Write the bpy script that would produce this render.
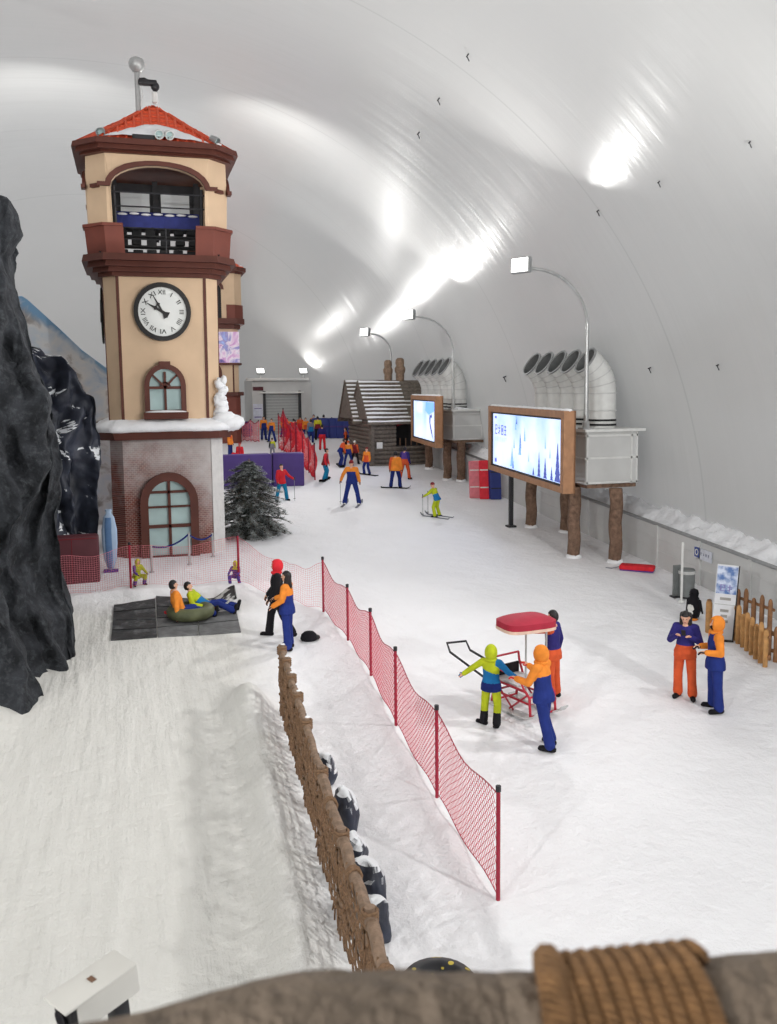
import bpy, bmesh, math, random
from mathutils import Vector, Matrix, noise as mnoise
random.seed(7)
mnoise.seed_set(7)
scene = bpy.context.scene
col = scene.collection
for _o in list(bpy.data.objects): bpy.data.objects.remove(_o)

# ------------------------------------------------------------------ camera
# world: X = across the hall (right +), Y = along the hall (up the slope), Z = up; the camera stands on a balcony at (0, 0, 6.8)
F, CX, CY, W_, H_ = 880.0, 388.5, 480.5, 777, 1024
PITCH, ROLL, CAMH, SLOPE = math.radians(6.0), -0.010, 6.8, 0.066
YAW = math.atan((388.5 - 133.0) / F)
def _tw(v):
    x, y, z = v
    c, s = math.cos(YAW), math.sin(YAW)
    return Vector((x * c + y * s, -x * s + y * c, z))
_up0 = Vector((0, math.sin(PITCH), math.cos(PITCH))); _rt0 = Vector((1, 0, 0))
FWD = _tw((0, math.cos(PITCH), -math.sin(PITCH)))
RT = _tw(_rt0 * math.cos(ROLL) + _up0 * math.sin(ROLL))
UP = _tw(_up0 * math.cos(ROLL) - _rt0 * math.sin(ROLL))
C0 = Vector((0, 0, CAMH))
cd = bpy.data.cameras.new('camera'); cam = bpy.data.objects.new('camera', cd); col.objects.link(cam)
cam.matrix_world = Matrix(((RT.x, UP.x, -FWD.x, 0), (RT.y, UP.y, -FWD.y, 0), (RT.z, UP.z, -FWD.z, CAMH), (0, 0, 0, 1)))
cd.sensor_fit = 'VERTICAL'; cd.sensor_height = 24.0; cd.lens = 24.0 * F / H_; cd.shift_y = -(H_ / 2 - CY) / H_
cd.clip_start = 0.05; cd.clip_end = 300
cd.dof.use_dof = True; cd.dof.focus_distance = 20.0; cd.dof.aperture_fstop = 4.0
scene.camera = cam
def ray(px, py): return FWD + RT * ((px - CX) / F) + UP * ((CY - py) / F)
def gp(px, py, h=0.0):                      # a point h above the snow slope seen at a pixel
    d = ray(px, py); t = (h - CAMH) / (d.z - SLOPE * d.y); return C0 + d * t
def atS(px, py, s): d = ray(px, py); return C0 + d * (s / d.y)
def atL(px, py, l): d = ray(px, py); return C0 + d * (l / d.x)
def near(px, py, t): return C0 + ray(px, py) * t
def hgt(px, fy, hy):
    g = gp(px, fy); d = ray(px, hy); return CAMH + d.z * g.y / d.y - g.z

# ------------------------------------------------------------------ world, exposure
scene.view_settings.view_transform = 'Standard'; scene.view_settings.look = 'None'
scene.view_settings.gamma = 1.0; scene.view_settings.use_curve_mapping = False
scene.view_settings.exposure = -0.56
scene.cycles.use_denoising = True
scene.cycles.diffuse_bounces = 6; scene.cycles.max_bounces = 10; scene.cycles.sample_clamp_indirect = 6.0
SKY_LOW, SKY_HIGH = 0.70, 4.0
wd = bpy.data.worlds.new('world'); scene.world = wd; wd.use_nodes = True
_N, _L = wd.node_tree.nodes, wd.node_tree.links          # overcast daylight outside: three times brighter overhead than at the horizon
_t = _N.new('ShaderNodeTexCoord'); _s = _N.new('ShaderNodeSeparateXYZ'); _L.new(_t.outputs['Generated'], _s.inputs[0])
_r = _N.new('ShaderNodeMapRange'); _L.new(_s.outputs[2], _r.inputs[0]); _r.inputs[1].default_value = 0; _r.inputs[2].default_value = 1; _r.inputs[3].default_value = SKY_LOW; _r.inputs[4].default_value = SKY_HIGH
_L.new(_r.outputs[0], _N['Background'].inputs[1]); _N['Background'].inputs[0].default_value = (0.97, 0.985, 1.0, 1)
LAMP_W = 760.0; FLOOD_W = 700.0; HALL_W = 1350.0            # street lamps / small floodlights / added unseen lamps that light the hall
def uplight(loc, aim, power, size, color=(1, 0.985, 0.96), spread=150):
    ld = bpy.data.lights.new('lamp_light', 'AREA'); ld.shape = 'DISK'; ld.size = size; ld.energy = power; ld.color = color; ld.spread = math.radians(spread)
    o = bpy.data.objects.new('lamp_light', ld); col.objects.link(o); o.location = loc
    o.rotation_euler = (-(Vector(aim) - Vector(loc))).to_track_quat('Z', 'Y').to_euler()
    return o

# ------------------------------------------------------------------ materials
def lin(c):
    return tuple(((v / 255) / 12.92 if v / 255 <= 0.04045 else ((v / 255 + 0.055) / 1.055) ** 2.4) for v in c)
def mat(name, rgb, rough=0.6, metal=0.0, spec=0.4, var=0.12, nscale=6.0, bump=0.0, bscale=30.0, emit=0.0, coords='Object', alpha=1.0):
    m = bpy.data.materials.new(name); m.use_nodes = True; nt = m.node_tree; N = nt.nodes; L = nt.links
    b = N['Principled BSDF']; c = lin(rgb)
    b.inputs['Roughness'].default_value = rough; b.inputs['Metallic'].default_value = metal; b.inputs['Specular IOR Level'].default_value = spec
    tc = N.new('ShaderNodeTexCoord'); nz = N.new('ShaderNodeTexNoise'); nz.inputs['Scale'].default_value = nscale; nz.inputs['Detail'].default_value = 4
    L.new(tc.outputs[coords], nz.inputs['Vector'])
    rp = N.new('ShaderNodeValToRGB'); rp.color_ramp.elements[0].position = 0.3; rp.color_ramp.elements[1].position = 0.7
    rp.color_ramp.elements[0].color = (*[max(0, v * (1 - var)) for v in c], 1); rp.color_ramp.elements[1].color = (*[min(1, v * (1 + var)) for v in c], 1)
    L.new(nz.outputs['Fac'], rp.inputs[0]); L.new(rp.outputs[0], b.inputs['Base Color'])
    if bump:
        n2 = N.new('ShaderNodeTexNoise'); n2.inputs['Scale'].default_value = bscale; n2.inputs['Detail'].default_value = 5; L.new(tc.outputs[coords], n2.inputs['Vector'])
        bp = N.new('ShaderNodeBump'); bp.inputs['Strength'].default_value = bump; bp.inputs['Distance'].default_value = 0.05
        L.new(n2.outputs['Fac'], bp.inputs['Height']); L.new(bp.outputs[0], b.inputs['Normal'])
    if emit:
        L.new(rp.outputs[0], b.inputs['Emission Color']); b.inputs['Emission Strength'].default_value = emit
    return m
def nodes(m): return m.node_tree.nodes, m.node_tree.links, m.node_tree.nodes['Principled BSDF']
def mixrgb(N, L, fac, a, b):
    x = N.new('ShaderNodeMix'); x.data_type = 'RGBA'
    if hasattr(fac, 'node'): L.new(fac, x.inputs['Factor'])
    else: x.inputs['Factor'].default_value = fac
    for v, s in ((a, x.inputs['A']), (b, x.inputs['B'])):
        if hasattr(v, 'node'): L.new(v, s)
        else: s.default_value = (*v, 1)
    return x.outputs['Result']
def math_(N, L, op, a, b=None, c=None):
    x = N.new('ShaderNodeMath'); x.operation = op
    for k, v in enumerate((a, b, c)):
        if v is None: continue
        if hasattr(v, 'node'): L.new(v, x.inputs[k])
        else: x.inputs[k].default_value = v
    return x.outputs[0]
def snow_on_top(m, snow=(225, 228, 232), lo=0.55, hi=0.75, amt=0.5):     # snow that lies on the up-facing, uneven places
    N, L, b = nodes(m); src = b.inputs['Base Color'].links[0].from_socket
    g = N.new('ShaderNodeNewGeometry'); sx = N.new('ShaderNodeSeparateXYZ'); L.new(g.outputs['True Normal'], sx.inputs[0])
    nz = N.new('ShaderNodeTexNoise'); nz.inputs['Scale'].default_value = 2.5; nz.inputs['Detail'].default_value = 5
    tc = N.new('ShaderNodeTexCoord'); L.new(tc.outputs['Object'], nz.inputs['Vector'])
    s = math_(N, L, 'ADD', sx.outputs[2], math_(N, L, 'MULTIPLY', math_(N, L, 'SUBTRACT', nz.outputs['Fac'], 0.5), amt * 2))
    r = N.new('ShaderNodeMapRange'); L.new(s, r.inputs[0]); r.inputs[1].default_value = lo; r.inputs[2].default_value = hi
    L.new(mixrgb(N, L, r.outputs[0], src, lin(snow)), b.inputs['Base Color'])
    return m
M = {}
M['snow'] = mat('snow', (238, 238, 241), 0.75, spec=0.2, var=0.03, nscale=1.2, bump=0.35, bscale=14)
M['snow_lump'] = mat('snow_lump', (236, 237, 240), 0.75, spec=0.2, var=0.03, nscale=3, bump=0.5, bscale=9)
M['white'] = mat('white_paint', (215, 216, 214), 0.5, var=0.05)
M['panel'] = mat('panel_grey', (196, 197, 196), 0.5, var=0.04, nscale=2)
M['grey'] = mat('grey_metal', (150, 152, 153), 0.4, 0.3, var=0.08)
M['steel'] = mat('galvanised_steel', (178, 180, 180), 0.35, 0.5, var=0.1)
M['dark'] = mat('dark_metal', (38, 38, 42), 0.5, var=0.15)
M['black'] = mat('black_rubber', (26, 26, 28), 0.6, var=0.2)
M['beige'] = mat('beige_render', (208, 180, 150), 0.75, var=0.05, nscale=1.5)
M['brown'] = mat('brown_trim', (88, 46, 36), 0.6, var=0.12, nscale=3)
M['brown2'] = mat('brown_panel', (112, 56, 44), 0.6, var=0.08, nscale=3)
M['tile'] = mat('orange_roof_tile', (212, 92, 58), 0.6, var=0.15, nscale=12)
M['glass'] = mat('window_glass', (176, 200, 200), 0.12, spec=0.6, var=0.12, nscale=1.3)
M['bark'] = mat('bark_post', (116, 92, 76), 0.85, var=0.35, nscale=9, bump=0.6, bscale=18)
M['log'] = mat('weathered_log', (132, 110, 92), 0.8, var=0.28, nscale=10, bump=0.5, bscale=25)
M['log_dark'] = mat('grey_brown_log', (104, 96, 88), 0.85, var=0.3, nscale=8, bump=0.5, bscale=18)
M['rope'] = mat('brown_rope', (128, 100, 76), 0.9, var=0.25, nscale=40, bump=0.6, bscale=60)
M['picket'] = mat('honey_wood', (182, 136, 84), 0.65, var=0.22, nscale=9, bump=0.3)
M['picket_dark'] = mat('brown_wood', (140, 100, 68), 0.7, var=0.2, nscale=9, bump=0.3)
M['frame_wood'] = mat('billboard_wood', (158, 116, 84), 0.55, var=0.15, nscale=5)
M['net'] = mat('red_net', (196, 52, 74), 0.7, var=0.1)
M['net_red'] = mat('scarlet_net', (222, 48, 62), 0.7, var=0.1)
M['net_pink'] = mat('pink_net', (222, 130, 140), 0.7, var=0.1)
M['pole_red'] = mat('crimson_pole', (150, 28, 52), 0.5, var=0.1)
M['purple'] = mat('purple_pad', (74, 52, 122), 0.6, var=0.1, nscale=2)
M['bluepad'] = mat('blue_pad', (48, 60, 128), 0.6, var=0.15, nscale=2)
M['maroon'] = mat('maroon_pad', (84, 38, 46), 0.65, var=0.12, nscale=2)
M['crimson'] = mat('crimson_cloth', (160, 34, 56), 0.75, var=0.12)
M['redframe'] = mat('red_tube', (176, 40, 58), 0.4, var=0.08)
M['lens'] = mat('lamp_lens', (255, 255, 252), 0.3, emit=5.0, var=0.0)
# clothing
for k, c in dict(blue=(32, 48, 116), orange=(226, 136, 52), orange_red=(204, 86, 48), navy=(46, 42, 108), lime=(172, 184, 36), teal=(28, 108, 164), deep=(26, 40, 104), cyan=(20, 120, 160),
                 red=(206, 44, 54), black=(28, 27, 32), dkred=(120, 36, 44), purple=(88, 64, 140), white=(226, 226, 222), yellow=(205, 200, 50), grey=(120, 122, 132), boot=(24, 23, 26), glove=(34, 30, 36)).items():
    M['c_' + k] = mat('cloth_' + k, c, 0.8, spec=0.2, var=0.14, nscale=7, bump=0.25, bscale=12)
M['skin'] = mat('skin', (214, 166, 140), 0.55, var=0.05)
M['hair'] = mat('dark_hair', (30, 26, 28), 0.5, var=0.2, nscale=30)
M['eye'] = mat('eye_dark', (30, 24, 22), 0.3); M['lip'] = mat('lip', (164, 96, 88), 0.5)
# ------------------------------------------------------------------ mesh helpers
class MB:
    def __init__(s): s.v = []; s.f = []; s.m = []
    def add(s, vs, fs, mi=0):
        b = len(s.v); s.v += [tuple(v) for v in vs]
        for f in fs: s.f.append(tuple(b + i for i in f)); s.m.append(mi)
        return s
    def box(s, c, d, mi=0, rot=None, bev=0.0):
        hx, hy, hz = d[0] / 2, d[1] / 2, d[2] / 2; c = Vector(c)
        if bev > 0:
            bm = bmesh.new(); bmesh.ops.create_cube(bm, size=1); bmesh.ops.scale(bm, vec=d, verts=bm.verts)
            bmesh.ops.bevel(bm, geom=bm.edges[:], offset=bev, segments=2, affect='EDGES', profile=0.5)
            bm.verts.index_update(); vs = [v.co.copy() for v in bm.verts]; fs = [[v.index for v in f.verts] for f in bm.faces]; bm.free()
        else:
            vs = [Vector((x * hx, y * hy, z * hz)) for z in (-1, 1) for y in (-1, 1) for x in (-1, 1)]
            fs = [(0, 2, 3, 1), (4, 5, 7, 6), (0, 1, 5, 4), (2, 6, 7, 3), (0, 4, 6, 2), (1, 3, 7, 5)]
        if rot is not None: vs = [rot @ v for v in vs]
        return s.add([c + v for v in vs], fs, mi)
    def prism(s, poly, z0, z1, mi=0, top=None):          # poly in XY; top: optional other outline
        n = len(poly); tp = top or poly
        vs = [(x, y, z0) for x, y in poly] + [(x, y, z1) for x, y in tp]
        fs = [tuple(reversed(range(n))), tuple(range(n, 2 * n))] + [(i, (i + 1) % n, n + (i + 1) % n, n + i) for i in range(n)]
        return s.add(vs, fs, mi)
    def plate(s, poly, y0, y1, mi=0):                     # poly in XZ, extruded along Y
        n = len(poly)
        vs = [(x, y0, z) for x, z in poly] + [(x, y1, z) for x, z in poly]
        fs = [tuple(range(n)), tuple(reversed(range(n, 2 * n)))] + [(i, n + i, n + (i + 1) % n, (i + 1) % n) for i in range(n)]
        return s.add(vs, fs, mi)
    def band(s, inner, outer, y0, y1, mi=0, closed=False):  # flat ring between two XZ outlines, thick in Y
        n = len(inner); rg = range(n if closed else n - 1)
        vs = [(x, y, z) for y in (y0, y1) for p in (inner, outer) for x, z in p]; fs = []
        I0, O0, I1, O1 = 0, n, 2 * n, 3 * n
        for i in rg:
            j = (i + 1) % n
            fs += [(I0 + i, I0 + j, O0 + j, O0 + i), (I1 + i, O1 + i, O1 + j, I1 + j), (O0 + i, O0 + j, O1 + j, O1 + i), (I0 + i, I1 + i, I1 + j, I0 + j)]
        if not closed:
            for i in (0, n - 1): fs.append((I0 + i, O0 + i, O1 + i, I1 + i) if i == 0 else (I0 + i, I1 + i, O1 + i, O0 + i))
        return s.add(vs, fs, mi)
    def tube(s, pts, r, n=8, mi=0, cap=True, closed=False, rx=None):
        pts = [Vector(p) for p in pts]; m = len(pts)
        rs = r if isinstance(r, (list, tuple)) else [r] * m
        vs = []; prev = None
        for i, p in enumerate(pts):
            if closed: t = pts[(i + 1) % m] - pts[i - 1]
            else: t = pts[min(i + 1, m - 1)] - pts[max(i - 1, 0)]
            t = t.normalized() if t.length > 1e-9 else Vector((0, 0, 1))
            if prev is None:
                a = Vector((0, 0, 1)) if abs(t.z) < 0.9 else Vector((1, 0, 0)); u = t.cross(a).normalized()
            else:
                u = prev - t * prev.dot(t); u = u.normalized() if u.length > 1e-6 else t.orthogonal().normalized()
            prev = u; w = t.cross(u)
            for k in range(n):
                a = 2 * math.pi * k / n; vs.append(p + (u * math.cos(a) + w * math.sin(a)) * rs[i])
        fs = []
        for i in range(m if closed else m - 1):
            j = (i + 1) % m
            for k in range(n):
                l = (k + 1) % n; fs.append((i * n + k, i * n + l, j * n + l, j * n + k))
        if cap and not closed: fs += [tuple(reversed(range(n))), tuple(range((m - 1) * n, m * n))]
        return s.add(vs, fs, mi)
    def lathe(s, prof, c=(0, 0, 0), n=16, mi=0, sx=1.0, sy=1.0, cap=True):   # prof: (radius, z)
        c = Vector(c); m = len(prof); vs = []
        for r, z in prof:
            for k in range(n):
                a = 2 * math.pi * k / n; vs.append(c + Vector((r * math.cos(a) * sx, r * math.sin(a) * sy, z)))
        fs = [(i * n + k, i * n + (k + 1) % n, (i + 1) * n + (k + 1) % n, (i + 1) * n + k) for i in range(m - 1) for k in range(n)]
        if cap and prof[0][0] > 1e-6: fs.append(tuple(reversed(range(n))))
        if cap and prof[-1][0] > 1e-6: fs.append(tuple(range((m - 1) * n, m * n)))
        return s.add(vs, fs, mi)
    def ell(s, c, r, n=12, mi=0, R=None):
        c = Vector(c); h = n // 2; vs = [Vector((0, 0, -1))]; fs = []
        for i in range(1, h):
            t = -math.pi / 2 + math.pi * i / h
            for k in range(n):
                a = 2 * math.pi * k / n; vs.append(Vector((math.cos(t) * math.cos(a), math.cos(t) * math.sin(a), math.sin(t))))
        vs.append(Vector((0, 0, 1))); e = len(vs) - 1
        for k in range(n):
            l = (k + 1) % n; fs.append((0, 1 + l, 1 + k)); fs.append((e, 1 + (h - 2) * n + k, 1 + (h - 2) * n + l))
            for i in range(h - 2): fs.append((1 + i * n + k, 1 + i * n + l, 1 + (i + 1) * n + l, 1 + (i + 1) * n + k))
        out = []
        for v in vs:
            q = Vector((v.x * r[0], v.y * r[1], v.z * r[2])); out.append(c + (R @ q if R is not None else q))
        return s.add(out, fs, mi)
    def cap(s, p0, p1, r0, r1, n=10, mi=0):               # closed tapered capsule
        p0, p1 = Vector(p0), Vector(p1); t = (p1 - p0).normalized() if (p1 - p0).length > 1e-6 else Vector((0, 0, 1))
        P = []; Rr = []
        for a in (-88, -60, -30, 0): P.append(p0 + t * r0 * math.sin(math.radians(a))); Rr.append(r0 * math.cos(math.radians(a)))
        for a in (0, 30, 60, 88): P.append(p1 + t * r1 * math.sin(math.radians(a))); Rr.append(r1 * math.cos(math.radians(a)))
        return s.tube(P, Rr, n, mi)
    def loft(s, cs, X, Y, rx, ry, n=14, mi=0):            # closed elliptic loft; X, Y per-ring axes
        vs = []; m = len(cs)
        for i in range(m):
            for k in range(n):
                a = 2 * math.pi * k / n; vs.append(Vector(cs[i]) + X[i] * (math.cos(a) * rx[i]) + Y[i] * (math.sin(a) * ry[i]))
        fs = [(i * n + k, i * n + (k + 1) % n, (i + 1) * n + (k + 1) % n, (i + 1) * n + k) for i in range(m - 1) for k in range(n)]
        fs += [tuple(reversed(range(n))), tuple(range((m - 1) * n, m * n))]
        return s.add(vs, fs, mi)
    def disp(s, amp, sc, seed=0.0, i0=0):
        for i in range(i0, len(s.v)):
            v = Vector(s.v[i]); d = mnoise.noise_vector(v * sc + Vector((seed, seed * 1.7, 0))); s.v[i] = tuple(v + d * amp)
        return s
    def mesh(s, name):
        me = bpy.data.meshes.new(name); me.from_pydata(s.v, [], s.f); me.update(); return me
    def build(s, name, mats, parent=None, loc=None, smooth=False, rz=0.0, fixn=True):
        me = s.mesh(name)
        for m in (mats if isinstance(mats, (list, tuple)) else [mats]): me.materials.append(m)
        for p, i in zip(me.polygons, s.m): p.material_index = i
        if fixn:
            bm = bmesh.new(); bm.from_mesh(me); bmesh.ops.recalc_face_normals(bm, faces=bm.faces); bm.to_mesh(me); bm.free()
        if smooth:
            me.shade_smooth()
            if smooth == 'auto':
                try: me.set_sharp_from_angle(angle=math.radians(40))
                except Exception: pass
        o = bpy.data.objects.new(name, me); col.objects.link(o)
        if parent is not None: o.parent = parent
        if loc is not None: o.location = loc
        if rz: o.rotation_euler.z = rz
        return o
def tag(o, label, cat, group=None, kind=None):
    o['label'] = label; o['category'] = cat
    if group: o['group'] = group
    if kind: o['kind'] = kind
    return o
def thing(name, label, cat, loc=(0, 0, 0), rz=0.0, group=None):
    o = bpy.data.objects.new(name, None); col.objects.link(o); o.location = loc; o.rotation_euler = (0, 0, rz); o.empty_display_size = 0.1
    return tag(o, label, cat, group)
def struct(o): o['kind'] = 'structure'; return o
def arc(cx, cz, rx, rz, a0, a1, n): return [(cx + rx * math.cos(math.radians(a0 + (a1 - a0) * i / n)), cz + rz * math.sin(math.radians(a0 + (a1 - a0) * i / n))) for i in range(n + 1)]
def octo(h, c, hy=None):
    k = hy or h
    return [(-h + c, -k), (h - c, -k), (h, -k + c), (h, k - c), (h - c, k), (-h + c, k), (-h, k - c), (-h, -k + c)]
def sstep(a, b, x):
    t = max(0.0, min(1.0, (x - a) / (b - a))); return t * t * (3 - 2 * t)
def fence_lat(s): return 2.02 + (s - 8.0) * 0.052
def gb(l, s):                                            # bumps on the slope
    z = 0.0
    d = l - (fence_lat(s) - 0.50)
    z += 0.30 * math.exp(-(d / 0.30) ** 2) * sstep(4.0, 6.0, s) * (1 - sstep(15.3, 16.6, s)) * (0.85 + 0.3 * mnoise.noise(Vector((l * 2, s * 1.5, 3))))
    z += 0.30 * math.exp(-((l - 1.75) / 0.35) ** 2 - ((s - 15.6) / 0.75) ** 2)
    z += 0.45 * sstep(-1.3, -3.0, l + 0.16 * (19 - s) + 0.25 * mnoise.noise(Vector((0, s * 0.9, 1)))) * (1 - sstep(21, 23, s))
    z += 0.16 * math.exp(-((s - 23.25 - 0.25 * mnoise.noise(Vector((l, 0, 5)))) / 0.30) ** 2) * sstep(-2.2, -1.6, l) * (1 - sstep(3.2, 3.9, l))
    z += 0.02 * mnoise.noise(Vector((l * 0.8, s * 0.8, 0)))
    return z
def gz(l, s): return SLOPE * s + gb(l, s)
def gnd(px, py):
    p = gp(px, py); return Vector((p.x, p.y, gz(p.x, p.y)))

# ------------------------------------------------------------------ setting
def rng(a, b, st): n = max(1, int(round((b - a) / st))); return [a + (b - a) * i / n for i in range(n)]
def build_floor():
    xs = rng(-24, -5, 0.6) + rng(-5, 5, 0.12) + rng(5, 17, 0.4) + [17.0]
    ys = rng(-24, 4, 1.0) + rng(4, 26, 0.14) + rng(26, 66, 0.5) + [66.0]
    mb = MB(); nx = len(xs)
    mb.v = [(x, y, gz(x, y)) for y in ys for x in xs]
    mb.f = [(j * nx + i, j * nx + i + 1, (j + 1) * nx + i + 1, (j + 1) * nx + i) for j in range(len(ys) - 1) for i in range(nx - 1)]
    mb.m = [0] * len(mb.f)
    o = mb.build('floor', M['snow_ground'], smooth=True, fixn=False); struct(o)
m = M['snow_ground'] = mat('snow_ground', (240, 240, 243), 0.7, spec=0.25, var=0.02, nscale=0.7, bump=0.0)
N, L, b = nodes(m)
tc = N.new('ShaderNodeTexCoord'); sx = N.new('ShaderNodeSeparateXYZ'); L.new(tc.outputs['Object'], sx.inputs[0])
# packed, greyer ice of the tubing lane, left of the rope fence
nz = N.new('ShaderNodeTexNoise'); nz.inputs['Scale'].default_value = 0.8; nz.inputs['Detail'].default_value = 6; L.new(tc.outputs['Object'], nz.inputs['Vector'])
e = math_(N, L, 'ADD', math_(N, L, 'SUBTRACT', math_(N, L, 'ADD', 1.5, math_(N, L, 'MULTIPLY', sx.outputs[1], 0.05)), sx.outputs[0]), math_(N, L, 'MULTIPLY', math_(N, L, 'SUBTRACT', nz.outputs['Fac'], 0.5), 1.2))
r1 = N.new('ShaderNodeMapRange'); L.new(e, r1.inputs[0]); r1.inputs[1].default_value = -0.5; r1.inputs[2].default_value = 0.6
r2 = N.new('ShaderNodeMapRange'); L.new(sx.outputs[1], r2.inputs[0]); r2.inputs[1].default_value = 21.5; r2.inputs[2].default_value = 23.5; r2.inputs[3].default_value = 1; r2.inputs[4].default_value = 0
lane = math_(N, L, 'MULTIPLY', r1.outputs[0], r2.outputs[0])
mp = N.new('ShaderNodeMapping'); mp.inputs['Scale'].default_value = (3.0, 0.35, 1); L.new(tc.outputs['Object'], mp.inputs[0])
nl = N.new('ShaderNodeTexNoise'); nl.inputs['Scale'].default_value = 1.6; nl.inputs['Detail'].default_value = 6; L.new(mp.outputs[0], nl.inputs['Vector'])
lanecol = mixrgb(N, L, nl.outputs['Fac'], lin((204, 203, 198)), lin((222, 221, 217)))
L.new(mixrgb(N, L, lane, b.inputs['Base Color'].links[0].from_socket, lanecol), b.inputs['Base Color'])
na = N.new('ShaderNodeTexNoise'); na.inputs['Scale'].default_value = 2.2; na.inputs['Detail'].default_value = 8; na.inputs['Roughness'].default_value = 0.65; L.new(tc.outputs['Object'], na.inputs['Vector'])
hh = math_(N, L, 'ADD', math_(N, L, 'MULTIPLY', na.outputs['Fac'], 1.0), math_(N, L, 'MULTIPLY', nl.outputs['Fac'], math_(N, L, 'MULTIPLY', lane, 0.9)))
bp = N.new('ShaderNodeBump'); bp.inputs['Strength'].default_value = 0.7; bp.inputs['Distance'].default_value = 0.12; L.new(hh, bp.inputs['Height']); L.new(bp.outputs[0], b.inputs['Normal'])
build_floor()

# the inflated membrane hall
DC, DA, DB, DN, DS, DE = -1.2, 16.8, 15.6, 2.1, 45.0, 20.0
def dome_k(s):
    if s > DS: return max(0.0, 1 - ((s - DS) / DE) ** 2.2) ** (1 / 2.2)
    if s < -6: return max(0.0, 1 - ((-6 - s) / 18.0) ** 2.2) ** (1 / 2.2)
    return 1.0
def dome_lat(s, h=0.0):                                  # right-hand inside of the membrane at height h
    k = dome_k(s); return DC + DA * k * max(0.0, 1 - min(1, h / (DB * max(k, 1e-3))) ** DN) ** (1 / DN)
def dome_pt(s, t):
    k = dome_k(s); c, sn = math.cos(t), math.sin(t)
    return Vector((DC + DA * k * math.copysign(abs(c) ** (2 / DN), c), s, SLOPE * s - 0.25 + (DB + 0.25) * k * abs(sn) ** (2 / DN)))
m = M['membrane'] = mat('membrane', (200, 200, 198), 0.24, spec=0.8, var=0.025, nscale=0.15)
N, L, b = nodes(m)
tc = N.new('ShaderNodeTexCoord'); sx = N.new('ShaderNodeSeparateXYZ'); L.new(tc.outputs['Object'], sx.inputs[0])
# seams across the hall and faint wrinkles of the stretched fabric
y = math_(N, L, 'ADD', sx.outputs[1], 0.6)
fr = math_(N, L, 'ABSOLUTE', math_(N, L, 'SUBTRACT', math_(N, L, 'PINGPONG', y, 5.45), 0.0))
seam = math_(N, L, 'LESS_THAN', fr, 0.035)
L.new(mixrgb(N, L, math_(N, L, 'MULTIPLY', seam, 0.22), b.inputs['Base Color'].links[0].from_socket, lin((110, 110, 110))), b.inputs['Base Color'])
mp = N.new('ShaderNodeMapping'); mp.inputs['Scale'].default_value = (0.12, 1.3, 0.12); L.new(tc.outputs['Object'], mp.inputs[0])
nw = N.new('ShaderNodeTexNoise'); nw.inputs['Scale'].default_value = 1.0; nw.inputs['Detail'].default_value = 5; L.new(mp.outputs[0], nw.inputs['Vector'])
mp2 = N.new('ShaderNodeMapping'); mp2.inputs['Scale'].default_value = (0.5, 5.0, 0.5); L.new(tc.outputs['Object'], mp2.inputs[0])
nw2 = N.new('ShaderNodeTexNoise'); nw2.inputs['Scale'].default_value = 1.0; nw2.inputs['Detail'].default_value = 3; L.new(mp2.outputs[0], nw2.inputs['Vector'])
tr = N.new('ShaderNodeBsdfTranslucent'); tr.inputs[0].default_value = (0.34, 0.34, 0.34, 1)   # thin fabric: daylight glows through it
mx = N.new('ShaderNodeMixShader'); mx.inputs[0].default_value = 0.38; out = N['Material Output']
L.new(b.outputs[0], mx.inputs[1]); L.new(tr.outputs[0], mx.inputs[2]); L.new(mx.outputs[0], out.inputs['Surface'])
bp = N.new('ShaderNodeBump'); bp.inputs['Strength'].default_value = 0.5; bp.inputs['Distance'].default_value = 0.06
L.new(math_(N, L, 'ADD', nw.outputs['Fac'], math_(N, L, 'MULTIPLY', nw2.outputs['Fac'], 0.18)), bp.inputs['Height']); L.new(bp.outputs[0], b.inputs['Normal'])
def build_dome():
    ss = [-6 - 18.0 * math.sin(math.pi / 2 * (1 - i / 12)) ** (2 / 2.2) for i in range(12)] + rng(-6, DS, 1.0) + [DS + DE * math.sin(math.pi / 2 * i / 26) ** (2 / 2.2) for i in range(26)] + [DS + DE * 0.9999]
    mb = MB(); n = 110
    for s in ss:
        for k in range(n + 1): mb.v.append(tuple(dome_pt(s, math.pi * k / n)))
    for j in range(len(ss) - 1):
        for k in range(n): a = j * (n + 1) + k; mb.f.append((a, a + 1, a + n + 2, a + n + 1)); mb.m.append(0)
    struct(mb.build('ceiling', M['membrane'], smooth=True, fixn=False))
build_dome()

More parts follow.
